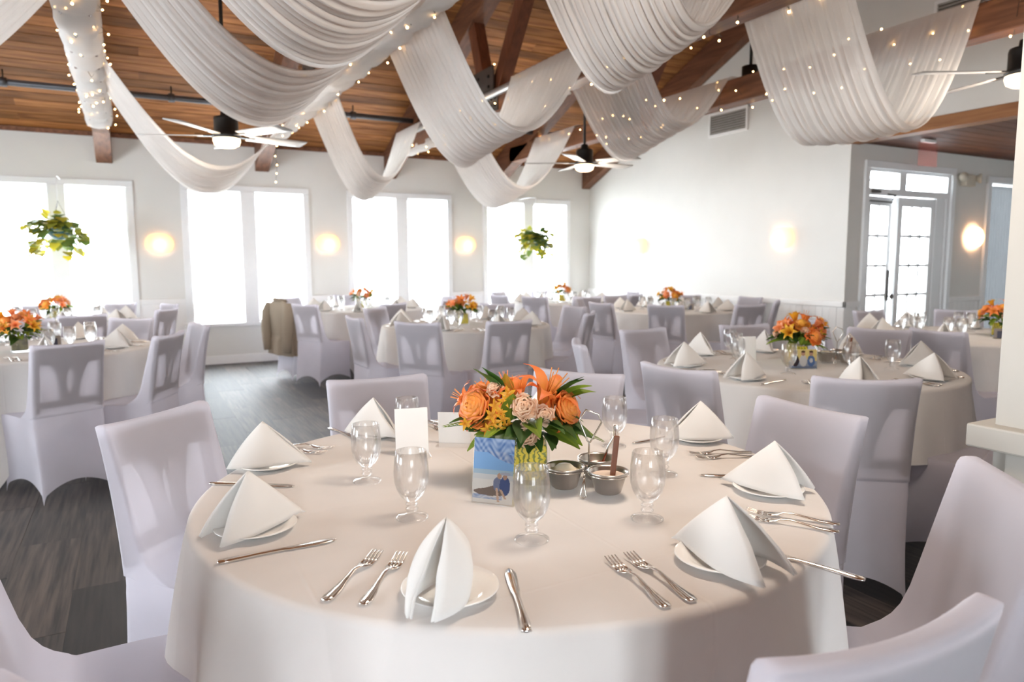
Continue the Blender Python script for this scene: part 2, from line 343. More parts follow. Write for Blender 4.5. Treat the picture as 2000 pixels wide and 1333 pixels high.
wl = ['tall white-framed double window at the left picture edge', 'tall white-framed double window behind the left-hand hanging plant', 'tall white-framed double window second from left behind the coat chair',
      'tall white-framed double window behind the middle table', 'tall white-framed double window in the far corner behind hanging plant']
for i, k in enumerate(pairs): pane_window(i+1, k, WALL_Y, 1, wl[i])
for i, k in enumerate([REAR_K]): pane_window(i+6, k, REAR_Y, -1, 'unseen white-framed double window added behind the camera for fill daylight')  # unseen window, added to bring daylight from the camera's side
# left wall; its unseen window openings are added for fill daylight
g = G(); ys = [REAR_Y-.14]
LW = LEFT_FILL_WIN
for y in LW: ys += [y-.9, y+.9]
ys.append(WALL_Y+.14)
for i in range(0, len(ys), 2): g.box(LEFT_X-.14, LEFT_X, ys[i], ys[i+1], 0, EAVE)
for i in range(1, len(ys)-1, 2): g.box(LEFT_X-.14, LEFT_X, ys[i], ys[i+1], 0, WIN_ZB); g.box(LEFT_X-.14, LEFT_X, ys[i], ys[i+1], WIN_ZT, EAVE)
g.prism([(REAR_Y-.14, EAVE), (WALL_Y+.14, EAVE), (RIDGE_Y, RIDGE_Z+.2)], .14, 'x', LEFT_X-.14)
struct('wall_left', g.me('wall_left', False), M['wall'], 'off-white left wall outside the picture')
# right gable wall; the alcove opens below its upper part nearer the camera
g = G(); SOF = 2.55; FAS = 2.66
g.box(WALL_X, WALL_X+.16, DOOR_Y, WALL_Y+.14, 0, EAVE); g.box(WALL_X, WALL_X+.16, REAR_Y, DOOR_Y, SOF+.02, EAVE)
g.prism([(REAR_Y-.14, EAVE), (WALL_Y+.14, EAVE), (RIDGE_Y, RIDGE_Z+.2)], .16, 'x', WALL_X)
struct('wall_right', g.me('wall_right', False), M['wall'], 'plain off-white gable wall on the right')
# door wall of the alcove
DX0, DX1, DZ = 7.10, 8.62, 2.31
WX0, WX1, WZ = 9.45, 10.3, 2.26
g = G(); g.box(WALL_X+.16, DX0, DOOR_Y, DOOR_Y+.14, 0, SOF+.1); g.box(DX1, WX0, DOOR_Y, DOOR_Y+.14, 0, SOF+.1); g.box(WX1, 11.5, DOOR_Y, DOOR_Y+.14, 0, SOF+.1)
g.box(DX0, DX1, DOOR_Y, DOOR_Y+.14, DZ, SOF+.1); g.box(WX0, WX1, DOOR_Y, DOOR_Y+.14, WZ, SOF+.1)
struct('wall_door', g.me('wall_door', False), M['wall'], 'cream wall with the French doors')
g = G(); g.box(11.36, 11.5, REAR_Y-.14, 1.55, 0, SOF+.1); g.box(11.36, 11.5, 2.25, DOOR_Y, 0, SOF+.1); g.box(11.36, 11.5, 1.55, 2.25, 0, 1.05); g.box(11.36, 11.5, 1.55, 2.25, 1.95, SOF+.1); g.box(WALL_X, 11.36, REAR_Y-.14, REAR_Y, 0, SOF+.1)  # unseen opening in the side wall, added to brighten the alcove
struct('wall_alcove', g.me('wall_alcove', False), M['wall'], 'far side wall of the alcove')
# ---- ceilings
g = G(); t = .10
g.add([(x, y, z) for x in (LEFT_X-.2, WALL_X+.3) for y, z in ((WALL_Y+.3, EAVE-ROOF_K*.3+.03), (RIDGE_Y, RIDGE_Z+.03), (RIDGE_Y, RIDGE_Z+.15), (WALL_Y+.3, EAVE-ROOF_K*.3+.15))],
      [(0, 1, 2, 3), (7, 6, 5, 4), (0, 4, 5, 1), (1, 5, 6, 2), (2, 6, 7, 3), (3, 7, 4, 0)])
ce = struct('ceiling', g.me('ceiling', False), M['gap'], 'sloping pine plank ceiling')
g = G()
g.add([(x, y, z) for x in (LEFT_X-.2, WALL_X+.3) for y, z in ((REAR_Y-.3, EAVE-ROOF_K*.3), (RIDGE_Y, RIDGE_Z), (RIDGE_Y, RIDGE_Z+.12), (REAR_Y-.3, EAVE-ROOF_K*.3+.12))],
      [(0, 1, 2, 3), (7, 6, 5, 4), (0, 4, 5, 1), (1, 5, 6, 2), (2, 6, 7, 3), (3, 7, 4, 0)])
struct('ceiling_rear', g.me('ceiling_rear', False), M['plank'], 'sloping pine ceiling behind the camera')
ang = math.atan(ROOF_K); pw = .135; sl = (WALL_Y-RIDGE_Y)/math.cos(ang); nrow = int(sl/pw)
pmeshes = {}
for r in range(nrow):
    s0 = (r+.5)*pw; y = WALL_Y-s0*math.cos(ang); z = EAVE+s0*math.sin(ang)
    cuts = [LEFT_X+.02]; x = LEFT_X+random.choice((1.2, 2.4, 3.6))
    while x < WALL_X-.8: cuts.append(x); x += random.choice((3.0, 3.6, 4.8))
    cuts.append(WALL_X-.01)
    for a, b in zip(cuts, cuts[1:]):
        L = round(b-a, 2)
        if L not in pmeshes:
            pmeshes[L] = bm_box('ceiling_plank', -L/2+.001, L/2-.001, -pw/2+.004, pw/2-.004, -.004, .016); pmeshes[L].materials.append(M['plank'])
        q = obj('ceiling_plank', pmeshes[L], None, ce, ((a+b)/2, y, z+.004), (-ang, 0, 0))
struct('trim_1', bm_box('trim_1', LEFT_X, WALL_X, WALL_Y-.03, WALL_Y-.001, EAVE-.055, EAVE-.005), M['beam'], 'dark wooden trim strip under the ceiling along the window wall')
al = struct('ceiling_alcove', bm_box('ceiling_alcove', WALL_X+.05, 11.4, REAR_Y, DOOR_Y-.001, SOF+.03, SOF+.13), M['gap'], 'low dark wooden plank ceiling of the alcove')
for i in range(34):
    y = DOOR_Y-.08-i*.15
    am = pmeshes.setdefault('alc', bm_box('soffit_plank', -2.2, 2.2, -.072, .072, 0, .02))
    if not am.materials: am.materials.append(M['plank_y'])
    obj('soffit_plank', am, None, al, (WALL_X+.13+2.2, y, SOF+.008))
struct('trim_2', G().box(WALL_X-.035, WALL_X+.13, REAR_Y, DOOR_Y+.05, SOF-.01, FAS, b=.008).me('trim_2', False), M['fascia'], 'orange-brown wooden fascia board along the alcove edge')
# ---- dado rails, wainscot and skirting
def rail(name, x0, x1, y0, y1, label):
    struct(name, G().box(x0, x1, y0, y1, RAIL-.045, RAIL+.02, b=.006).me(name, False), M['trim'], label)
rail('trim_3', WALL_X-.03, WALL_X-.001, DOOR_Y-.03, WALL_Y, 'white dado rail along the right wall')
rail('trim_4', WALL_X-.03, DX0-.09, DOOR_Y-.03, DOOR_Y-.001, 'white dado rail left of the French doors')
rail('trim_5', DX1+.09, WX0-.09, DOOR_Y-.03, DOOR_Y-.001, 'white dado rail right of the French doors')
for i, k in enumerate(list(pairs)[:-1]):
    x = WIN_X0+k*WIN_P+2*WIN_W+WIN_G+.075
    rail('trim_%d' % (6+i), x, x+WIN_P-2*WIN_W-WIN_G-.15, WALL_Y-.022, WALL_Y-.001, 'white dado rail on the pier between two windows, number %s from the left' % ('one', 'two', 'three', 'four')[i])
wn = hollow('wall_wainscot', 'white beadboard wainscot below the dado rail')
bmx = bm_box('wainscot_board', -.012, 0, -.043, .043, .12, RAIL-.045); bmx.materials.append(M['trim'])
y = DOOR_Y-.012+.045
while y < WALL_Y-.05: obj('wainscot_board', bmx, None, wn, (WALL_X, y, 0)); y += .09
bmy = bm_box('wainscot_board', -.043, .043, -.012, 0, .12, RAIL-.045); bmy.materials.append(M['trim'])
for x0, x1 in ((WALL_X, DX0-.09), (DX1+.09, WX0-.09)):
    x = x0+.045
    while x < x1-.03: obj('wainscot_board', bmy, None, wn, (x, DOOR_Y, 0)); x += .09
bpl = bm_box('wainscot_panel', -.36, .36, -.012, 0, .12, RAIL-.045); bpl.materials.append(M['trim'])
for k in list(pairs)[:-1]:
    obj('wainscot_panel', bpl, None, wn, (WIN_X0+k*WIN_P+2*WIN_W+WIN_G+.075+(WIN_P-2*WIN_W-WIN_G-.15)/2, WALL_Y, 0))
struct('baseboard_back', bm_box('baseboard_back', LEFT_X, WALL_X, WALL_Y-.016, WALL_Y, 0, .11), M['trim'], 'white skirting board under the windows')
struct('baseboard_right', bm_box('baseboard_right', WALL_X-.016, WALL_X, DOOR_Y, WALL_Y, 0, .11), M['trim'], 'white skirting board along the right wall')
# ---- French doors
d1 = hollow('door_1', 'white French double doors with transom lights in the alcove')
g = G(); y0, y1 = DOOR_Y-.03, DOOR_Y+.10
g.box(DX0-.07, DX0, y0, DOOR_Y, 0, DZ-.001); g.box(DX1, DX1+.07, y0, DOOR_Y, 0, DZ-.001); g.box(DX0-.07, DX1+.07, y0, DOOR_Y, DZ, DZ+.08, b=.005)
g.box(DX0, DX0+.04, DOOR_Y, y1, 0, DZ); g.box(DX1-.05, DX1, DOOR_Y, y1, 0, DZ); g.box(DX0+.04, DX1-.05, DOOR_Y, y1, DZ-.03, DZ); g.box(DX0+.04, DX1-.05, DOOR_Y, y1, 2.03, 2.10)
g.box(7.66, 7.78, DOOR_Y, y1, 2.10, DZ-.03)
obj('door_frame', g.me('door_frame', False), M['frame'], d1)
obj('side_panel', bm_box('side_panel', 8.40, DX1-.05, DOOR_Y+.02, y1-.02, 0, 2.03), M['frame'], d1)
for a, b in ((DX0+.04, 7.66), (7.78, 8.42), (8.44, DX1-.05)):
    obj('transom_pane', bm_box('transom_pane', a, b, DOOR_Y+.05, DOOR_Y+.056, 2.10, DZ-.03), M['pane'], d1)
obj('transom_slat', bm_box('transom_slat', DX0+.04, DX1-.05, DOOR_Y+.07, DOOR_Y+.08, 2.185, 2.20), M['frame'], d1)
def leaf_door(w, cols, rows=5, h=2.02):
    g = G(); st = .085; t = .04
    g.box(0, st, 0, t, .02, h); g.box(w-st, w, 0, t, .02, h); g.box(st, w-st, 0, t, h-.10, h); g.box(st, w-st, 0, t, .02, .25)
    pwid = (w-2*st)/cols; ph = (h-.10-.25)/rows
    for c in range(1, cols): g.box(st+c*pwid-.015, st+c*pwid+.015, .004, t-.004, .25, h-.10)
    for r in range(1, rows): g.box(st, w-st, .004, t-.004, .25+r*ph-.015, .25+r*ph+.015)
    lf = obj('door_leaf', g.me('door_leaf', False), M['frame'], d1)
    pme = bm_box('pane', -pwid/2+.011, pwid/2-.011, -.002, .002, -ph/2+.011, ph/2-.011); pme.materials.append(M['pane'])
    for c in range(cols):
        for r in range(rows): obj('pane', pme, None, lf, (st+(c+.5)*pwid, t/2, .25+(r+.5)*ph))
    return lf
l1 = leaf_door(.545, 2); l1.location = (DX0+.045, DOOR_Y+.03, 0); l1.rotation_euler.z = math.radians(6)
l2 = leaf_door(.70, 3); l2.location = (7.70, DOOR_Y+.03, 0)
hd = G(); hd.box(.49, .535, -.012, 0, .85, 1.20, b=.004)
s_ = len(hd.v); hd.lathe([(0, 0), (.022, 0), (.010, .012), (.010, .035), (.027, .042), (.030, .058), (.018, .068), (0, .07)], 16)
hd.xf(Matrix.Translation((.512, 0, .90)) @ Matrix.Rotation(pi/2, 4, 'X'), s_)
obj('door_handle', hd.me('door_handle', False), M['steel'], l1)
cl = G().box(.02, .30, -.05, 0, 2.045, 2.085, b=.01); cl.tube([(.25, -.03, 2.05), (.40, -.10, 2.03), (.48, -.03, 1.98)], .01, 6)
cl.box(.02, .50, -.03, -.001, 1.955, 1.97)
obj('door_closer', cl.me('door_closer', False), M['steel'], l1)
w9 = hollow('window_11', 'tall narrow window with grey curtain beside the wall lamp')
g = G(); g.box(WX0-.08, WX0, y0, DOOR_Y, 0, WZ-.001); g.box(WX0-.08, WX1+.08, y0, DOOR_Y, WZ, WZ+.08, b=.005); g.box(WX1, WX1+.08, y0, DOOR_Y, 0, WZ-.001)
g.box(WX0, WX0+.04, DOOR_Y, y1, 0, WZ); g.box(WX1-.04, WX1, DOOR_Y, y1, 0, WZ)
obj('window_frame', g.me('window_frame', False), M['frame'], w9)
obj('pane', bm_box('pane', WX0+.04, WX1-.04, DOOR_Y+.08, DOOR_Y+.086, 0, WZ), M['pane'], w9)
g = G().grid(lambda u, v: (WX0+.06+u*.62, DOOR_Y+.045+.018*math.sin(u*62), v*(WZ-.02)), 90, 4)
obj('curtain', g.me('curtain'), M['curtain'], w9)
# ---- pillar beside the nearest table
pl = hollow('wall_pillar', 'cream pillar with white capped wainscot at the right picture edge')
obj('shaft', bm_box('shaft', 2.075, 2.55, .52, 1.05, 0, 3.6), M['pillar'], pl)
obj('cap', G().box(2.025, 2.60, .47, 1.10, .79, .855, b=.006).me('cap', False), M['pillar'], pl)
for i in range(7):
    obj('wainscot_board', bm_box('wainscot_board', 2.058, 2.075, .545+i*.072-.033, .545+i*.072+.033, .1, .79), M['pillar'], pl)
obj('skirting', bm_box('skirting', 2.05, 2.58, .49, 1.07, 0, .1), M['pillar'], pl)
# deck outside the doors
struct('ground', bm_box('ground', -30, 40, WALL_Y+.3, 60, -.7, -.5), M['deck'], 'pale ground outside the windows')
# ================================================================ ROOF TIMBERS, DRAPES AND LIGHTS
CH0, CH1 = 2.77, 2.99
tl = ['left outside the picture', 'at the far left above the left table', 'second from left behind the hanging drapes', 'in the middle with bolted steel plate', 'on the right in front of the gable wall']
for i, x in enumerate(TRUSS_X):
    t = thing('roof_truss', 'brown timber roof truss, '+tl[i], 'truss', (x, 0, 0), 0, 'roof trusses')
    w = .085
    obj('bottom_chord', G().box(-w, w, REAR_Y+.5, WALL_Y-.5, CH0, CH1, b=.01).me('bottom_chord', False), M['beam'], t)
    d = .36
    r = G(); r.prism([(WALL_Y-.002, EAVE-d), (WALL_Y-.002, EAVE-.012), (RIDGE_Y, RIDGE_Z-.012), (RIDGE_Y, RIDGE_Z-d)], 2*w, 'x', -w)
    obj('rafter', r.me('rafter', False), M['beam'], t)
    r = G(); r.prism([(REAR_Y+.002, EAVE-d), (REAR_Y+.002, EAVE-.012), (RIDGE_Y, RIDGE_Z-.012), (RIDGE_Y, RIDGE_Z-d)][::-1], 2*w, 'x', -w)
    obj('rafter', r.me('rafter', False), M['beam'], t)
    def strut(a, b, hw=.075):
        A = Vector((0, *a)); B = Vector((0, *b)); n = (B-A).normalized(); s = Vector((0, -n.z, n.y))*hw; q = G()
        q.prism([(A+s)[1:], (B+s)[1:], (B-s)[1:], (A-s)[1:]], .12, 'x', -.06); return q.me('strut', False)
    obj('strut', strut((6.72, 3.0), (7.05, 3.92)), M['strut'], t); obj('strut', strut((6.48, 3.0), (5.35, 4.55)), M['strut'], t)
    for sx in (-1, 1):
        a = sx*(w+.001); b = sx*(w+.012)
        gp = obj('gusset_plate', G().box(a, b, 6.33, 6.87, 2.80, 2.955).box(a, b, 6.42, 6.86, 2.955, 3.24).me('gusset_plate', False), M['steel'], t)
        bmesh_ = G().lathe([(0, .012), (.014, .012), (.016, 0)], 8).me('bolt', False); bmesh_.materials.append(M['bolt'])
        for yy, zz in ((6.38, 2.85), (6.38, 2.92), (6.47, 2.85), (6.47, 2.92), (6.72, 2.85), (6.72, 2.92), (6.81, 2.85), (6.81, 2.92), (6.52, 3.05), (6.52, 3.15), (6.75, 3.05), (6.75, 3.17)):
            obj('bolt', bmesh_, None, gp, (b, yy, zz), (0, sx*pi/2, 0))
g = G().prism([(WALL_Y-.002, EAVE-.36), (WALL_Y-.002, EAVE-.012), (RIDGE_Y, RIDGE_Z-.012), (RIDGE_Y, RIDGE_Z-.36)], .15, 'x', WALL_X-.155)
g.prism([(REAR_Y+.002, EAVE-.36), (REAR_Y+.002, EAVE-.012), (RIDGE_Y, RIDGE_Z-.012), (RIDGE_Y, RIDGE_Z-.36)][::-1], .15, 'x', WALL_X-.155)
tag(obj('gable_rafter', g.me('gable_rafter', False), M['beam']), 'brown timber rafter running up against the right gable wall', 'rafter')

# ---- sheer swags
def swag(a, b, left, right, zlow, rise, label, seed, mat='sheer', nple=17, gather=.16, skew=0.0):
    rr = random.Random(seed); ph = [rr.uniform(0, 6.28) for _ in range(6)]; fr = [nple*rr.uniform(.85, 1.15), nple*rr.uniform(1.5, 1.9), nple*rr.uniform(.3, .5), nple*2.7]
    x0 = TRUSS_X[a]+.09; xe = TRUSS_X[b]-(.17 if b == 3 else .10); x1 = TRUSS_X[b]+(.06 if b == 2 else 0); zl0 = 2.82; zr0 = 2.755 if b == 2 else 3.012; ue = .95      # the right end lies over the top of its beam
    def fn(uu, v):
        u = min(1.0, uu/ue); w = math.sin(pi*u); yl = left[0]+(left[1]-left[0])*v; yr = right[0]+(right[1]-right[0])*v
        y = yl+(yr-yl)*u; yc = (left[0]+left[1])/2*(1-u)+(right[0]+right[1])/2*u
        y = yc+(y-yc)*(1-gather*w)
        par = 4*u*(1-u); par = par*(.82+.18*par)
        zl = zlow+rise*(1-v)+.03*math.sin(3*v+ph[5])
        z = zl0+(zr0-zl0)*u**2-((zl0+(zr0-zl0)*.25)-zl)*par
        pl = math.sin(2*pi*fr[0]*v+ph[0]+.6*math.sin(3*u+ph[4]))+.5*math.sin(2*pi*fr[1]*v+ph[1]+u)+.3*math.sin(2*pi*fr[2]*v+ph[2]+1.4*u)+.25*math.sin(2*pi*fr[3]*v+ph[3])
        am = (.006+.008*w)*min(1, (1-u)*9+.12)
        x = x0+(xe-x0)*u if uu <= ue else xe+(x1-xe)*(uu-ue)/(1-ue)
        return (x, y+am*.9*math.cos(2*pi*fr[0]*v+ph[0]), z+am*pl+((-.004 if b == 2 else .004) if uu > ue else 0))
    g = G().grid(fn, 56, 150)
    o = obj('fabric_swag', g.me('fabric_swag'), M[mat]); tag(o, label, 'drape', 'white sheer swags under the ceiling'); return o
swag(1, 2, (1.65, 2.7), (3.15, 4.15), 2.235, .17, 'white sheer swag at the top edge, left of the middle truss', 1)
swag(1, 2, (3.0, 4.1), (4.85, 5.95), 2.19, .20, 'white sheer swag second from top in the left ceiling bay', 2)
swag(1, 2, (6.0, 7.2), (7.5, 8.7), 2.03, .12, 'lowest white sheer swag in the left bay above the fan', 3)
swag(2, 3, (6.4, 7.4), (8.2, 9.1), 2.06, .12, 'white sheer swag far back over the window wall centre', 4)
swag(2, 3, (4.0, 5.0), (4.5, 5.9), 2.07, .16, 'wide white sheer swag in the centre of the ceiling', 5)
swag(2, 3, (2.15, 3.05), (3.0, 3.85), 2.24, .22, 'large white sheer swag at the top centre nearest the camera', 6, nple=19)
swag(3, 4, (7.2, 8.2), (7.6, 8.6), 2.05, .12, 'low white sheer swag beside the far right fan', 7)
swag(3, 4, (4.3, 5.3), (5.0, 6.0), 2.30, .14, 'white sheer swag over the air vent on the right wall', 8, 'sheer_thin')
swag(3, 4, (2.62, 3.35), (2.80, 3.66), 2.13, -.02, 'see-through white swag with wide folds at the upper right', 9, 'sheer_thin', 13, .0)
swag(0, 1, (3.4, 4.4), (4.4, 5.4), 2.15, .16, 'white sheer swag left outside the picture', 10)

# ---- tulle wrapped round the truss beams
def wrap(i, y0, y1, label, under=False, seed=0):
    rr = random.Random(seed); x = TRUSS_X[i]; g = G(); n = 16; m = int((y1-y0)/.05)
    ring = []
    zc0, zc1 = (CH0-.04, CH0+.06) if under else (CH0-.03, CH1+.03)
    hw = .08 if under else .115
    v = []; ph = [rr.uniform(0, 6) for _ in range(4)]
    for j in range(m+1):
        y = y0+(y1-y0)*j/m; seg = abs(math.sin(y*7.3+ph[0])); seg2 = rr.uniform(-.006, .006)
        sc = .84+.26*seg+seg2*6
        for k in range(n):
            a = 2*pi*k/n; cx = math.cos(a); cz = math.sin(a)
            e = 4.0; rd = (abs(cx)**e+abs(cz)**e)**(-1/e)
            v.append((x+hw*rd*cx*sc, y+.03*math.sin(2*a+ph[1]+y*3), (zc0+zc1)/2+(zc1-zc0)/2*rd*cz*sc+.006*math.sin(a*5+y*20)))
    f = [(j*n+k, j*n+(k+1) % n, (j+1)*n+(k+1) % n, (j+1)*n+k) for j in range(m) for k in range(n)]
    o = obj('tulle_wrap', mesh('tulle_wrap', v, f), M['tulle']); tag(o, label, 'fabric', 'tulle wrapped round the beams'); return o
wrap(1, 1.0, 8.9, 'white tulle wrapped along the far left beam', seed=1)
wrap(2, 2.2, 9.0, 'white tulle wrapped along the second beam', True, 2)
wrap(3, 5.3, 9.2, 'thin white tulle strip under the middle beam', True, 3)
# ---- fairy lights: a cord and its little bulbs per beam
ico = [(0, 0, 1), (.894, 0, .447), (.276, .851, .447), (-.724, .526, .447), (-.724, -.526, .447), (.276, -.851, .447), (.724, .526, -.447), (-.276, .851, -.447), (-.894, 0, -.447), (-.276, -.851, -.447), (.724, -.526, -.447), (0, 0, -1)]
icf = [(0, 1, 2), (0, 2, 3), (0, 3, 4), (0, 4, 5), (0, 5, 1), (1, 6, 2), (2, 7, 3), (3, 8, 4), (4, 9, 5), (5, 10, 1), (6, 7, 2), (7, 8, 3), (8, 9, 4), (9, 10, 5), (10, 6, 1), (11, 7, 6), (11, 8, 7), (11, 9, 8), (11, 10, 9), (11, 6, 10)]
def fairy(i, y0, y1, n, label, seed, extra=()):
    rr = random.Random(seed); x = TRUSS_X[i]
    t = thing('fairy_lights', label, 'string lights', (x, (y0+y1)/2, CH0), 0, 'fairy lights on the roof beams')
    b = G(); c = G(); path = []
    for k in range(n):
        y = y0+(y1-y0)*(k+.5)/n-(y0+y1)/2; a = k*1.9+rr.uniform(-.5, .5); rad = rr.uniform(.135, .17)
        p = Vector((rad*math.cos(a), y, .11+(rad+.0)*math.sin(a)))
        path.append(p); q = p+Vector((rr.uniform(-.02, .02), rr.uniform(-.05, .05), rr.uniform(-.03, .02)))
        s = rr.uniform(.0065, .0085); b.add([(q.x+s*e[0], q.y+s*e[1], q.z+s*e[2]) for e in ico], icf)
    for q in extra:
        q = Vector(q)-Vector((x, (y0+y1)/2, CH0)); path.append(q); s = .008; b.add([(q.x+s*e[0], q.y+s*e[1], q.z+s*e[2]) for e in ico], icf)
    c.tube(path, .0022, 4); obj('cord', c.me('cord'), M['cord'], t); tag(obj('bulbs', b.me('bulbs', False), M['bulb'], t), kind='stuff')
fairy(1, 2.6, 8.9, 120, 'warm fairy lights strung along the far left beam', 11)
fairy(2, 2.6, 9.0, 80, 'warm fairy lights strung along the second beam', 12, [(1.62, 8.9, 2.7), (1.60, 8.92, 2.58), (1.62, 8.94, 2.48), (1.61, 8.93, 2.38), (1.60, 8.95, 2.28)])
fairy(3, 2.5, 9.1, 84, 'warm fairy lights strung along the middle beam', 13, [(3.36, 6.6, 3.3), (3.33, 6.5, 3.2), (3.36, 6.75, 3.15), (3.34, 6.4, 3.1)])
fairy(4, 1.9, 8.8, 90, 'warm fairy lights strung along the right beam', 14)
# ---- pipes
def pipe(path, r, label, mat, coup=()):
    t = thing('ceiling_pipe', label, 'pipe', path[0])
    o = Vector(path[0]); g = G().tube([Vector(p)-o for p in path], r, 12); obj('tube', g.me('tube'), M[mat], t)
    d = (Vector(path[-1])-o).normalized()
    for c in coup:
        q = Vector(c)-o; obj('coupling', G().tube([q-d*.03, q+d*.03], r*1.45, 12).me('coupling'), M[mat], t)
        obj('hanger', G().tube([q, q+Vector((0, 0, .12))], .008, 6).me('hanger'), M['black'], t)
pipe([(LEFT_X+.1, 8.72, 3.10), (WALL_X-.2, 8.72, 3.10)], .032, 'grey sprinkler pipe running along the sloping ceiling', 'pipe_dark', [(x, 8.72, 3.10) for x in (-1.0, .5, 2.5, 4.3)])
pipe([(3.225, 9.2, 2.95), (3.225, 1.0, 2.95)], .036, 'pale steel pipe running beside the middle beam', 'pipe', [(3.225, y, 2.95) for y in (7.0, 3.9)])

# ---- ceiling fans
FILL_FAN = (1.15, 1.25, 2.46)  # unseen fan, added so its lamp lights the nearest tabletop
def fan(loc, rz, label, ceil_z, power=22):
    t = thing('ceiling_fan', label, 'fan', loc, rz, 'ceiling fans')
    obj('downrod', G().tube([(0, 0, .10), (0, 0, ceil_z-loc[2])], .014, 10).me('downrod'), M['black'], t)
    obj('motor', G().lathe([(0, .20), (.035, .20), (.04, .16), (.085, .15), (.09, .13), (.09, .03), (.105, .02), (.105, -.01), (.06, -.02), (0, -.02)], 24).me('motor'), M['black'], t)
    obj('lamp', G().lathe([(.10, -.012), (.102, -.03), (.092, -.06), (.06, -.078), (0, -.084)], 24).me('lamp'), M['fanlight'], t)
    l = D.lights.new('fan_light', 'POINT'); l.energy = power; l.color = (1, .86, .72); l.shadow_soft_size = .22
    lo = link(D.objects.new('fan_light', l)); lo.parent = t; lo.location = (0, 0, -.20)
    bm_ = G().grid(lambda u, v: (.17+.47*u, (v-.5)*(.115+.03*u), -.018*(v-.5)*2*.6+.012), 8, 5)
    for k in range(5):
        a = 2*pi*k/5
        bl = obj('fan_blade', bm_.me('fan_blade'), M['blade'], t, rot=(0, 0, a)); solidify(bl, .008)
        obj('blade_arm', G().box(.08, .22, -.022, .022, .005, .013).me('blade_arm', False), M['black'], t, rot=(0, 0, a))
fan((.72, 6.02, 2.285), .25, 'black ceiling fan with glowing lamp below the left swags', zc(6.52))
fan((4.36, 6.45, 2.355), .1, 'black ceiling fan with glowing lamp near the gable wall', zc(6.45))
fan((4.88, 2.45, 2.44), 1.35, 'black ceiling fan half hidden at the right picture edge', zc(2.47))
fan(FILL_FAN, .6, 'unseen black ceiling fan added to light the nearest table from above', zc(FILL_FAN[1]), 34)
# black spotlight on the right rafter
t = thing('spotlight', 'black spotlight with silver rim under the right rafter', 'spotlight', (5.62, 5.35, 3.16))
g = G().tube([(0, 0, -.12), (0, 0, .10)], .085, 16); obj('housing', g.me('housing'), M['black'], t)
obj('rim', G().lathe([(.07, -.125), (.092, -.125), (.092, -.10), (.085, -.10)], 20).me('rim'), M['pipe'], t)
obj('mount', G().tube([(0, 0, .1), (0, 0, zc(5.35)-3.16)], .016, 8).me('mount'), M['black'], t)

# ---- wall lamps, vents, emergency light, exit sign
def sconce(loc, rz, label, power=0):
    t = thing('wall_sconce', label, 'wall lamp', loc, rz, 'wall sconces')
    def sh(u, v):   # scalloped shell, rounded above and below
        a = -pi/2+pi*u; e = -pi/2+v*pi; ce_ = max(0.0, math.cos(e))**.7
        rad = .165*(1+.03*math.cos(14*a)); return (rad*math.sin(a)*ce_, -.012-.09*math.cos(a)*ce_, .125*math.sin(e)+.01)
    obj('shade', G().grid(sh, 30, 14).me('shade'), M['sconce'], t)
    obj('back_plate', G().box(-.05, .05, -.010, 0, -.10, .06, b=.004).me('back_plate', False), M['brass'], t)
    power = power or .8
    if power:
        l = D.lights.new('sconce_light', 'POINT'); l.energy = power; l.color = (1, .62, .34); l.shadow_soft_size = .025
        o = link(D.objects.new('sconce_light', l)); o.parent = t; o.location = (0, -.045, -.005)
sconce((.34, WALL_Y, 1.55), 0, 'glowing scallop wall lamp left on the window wall')
sconce((2.43, WALL_Y, 1.57), 0, 'glowing scallop wall lamp second from left on the window wall')
sconce((4.52, WALL_Y, 1.57), 0, 'glowing scallop wall lamp third from left on the window wall')
sconce((WALL_X, 8.55, 1.53), -pi/2, 'glowing scallop wall lamp near the far corner of the right wall')
sconce((WALL_X, 5.89, 1.57), -pi/2, 'glowing scallop wall lamp near the front edge of the right wall', 1.2)
sconce((9.14, DOOR_Y, 1.58), 0, 'bright orange wall lamp between French doors and narrow window', 5)
def vent(y0, y1, z0, z1, label):
    t = thing('air_vent', label, 'vent', (WALL_X, (y0+y1)/2, (z0+z1)/2)); hy = (y1-y0)/2; hz = (z1-z0)/2
    g = G().box(-.02, 0, -hy, hy, hz-.03, hz).box(-.02, 0, -hy, hy, -hz, -hz+.03).box(-.02, 0, -hy, -hy+.03, -hz+.03, hz-.03).box(-.02, 0, hy-.03, hy, -hz+.03, hz-.03)
    obj('frame', g.me('frame', False), M['trim'], t)
    n = int((2*hz-.06)/.028); sm = bm_box('slat', -.014, -.006, -hy+.03, hy-.03, -.009, .009)
    for k in range(n): obj('slat', sm, M['grey'], t, (0, 0, -hz+.03+(k+.5)*(2*hz-.06)/n), (0, .5, 0))
    obj('backing', bm_box('backing', -.004, -.001, -hy+.03, hy-.03, -hz+.03, hz-.03), M['steel'], t)
vent(6.48, 7.15, 2.92, 3.22, 'grey louvred air vent beneath the swag on the right wall')
vent(3.62, 4.22, 3.42, 3.72, 'grey louvred air vent high on the upper right wall')
t = thing('emergency_light', 'ivory twin-head emergency light on the alcove wall', 'emergency light', (8.92, DOOR_Y, 2.26))
obj('case', G().box(-.10, .10, -.07, 0, -.07, .07, b=.01).me('case', False), M['ivory'], t)
for s in (-1, 1):
    hg = G().lathe([(0, 0), (.03, 0), (.055, .05), (.055, .065), (0, .07)], 16); hg.xf(Matrix.Translation((s*.15, -.03, .03)) @ Matrix.Rotation(pi/2, 4, 'X') @ Matrix.Rotation(s*.5, 4, 'Y'))
    obj('lamp_head', hg.me('lamp_head'), M['ivory'], t)
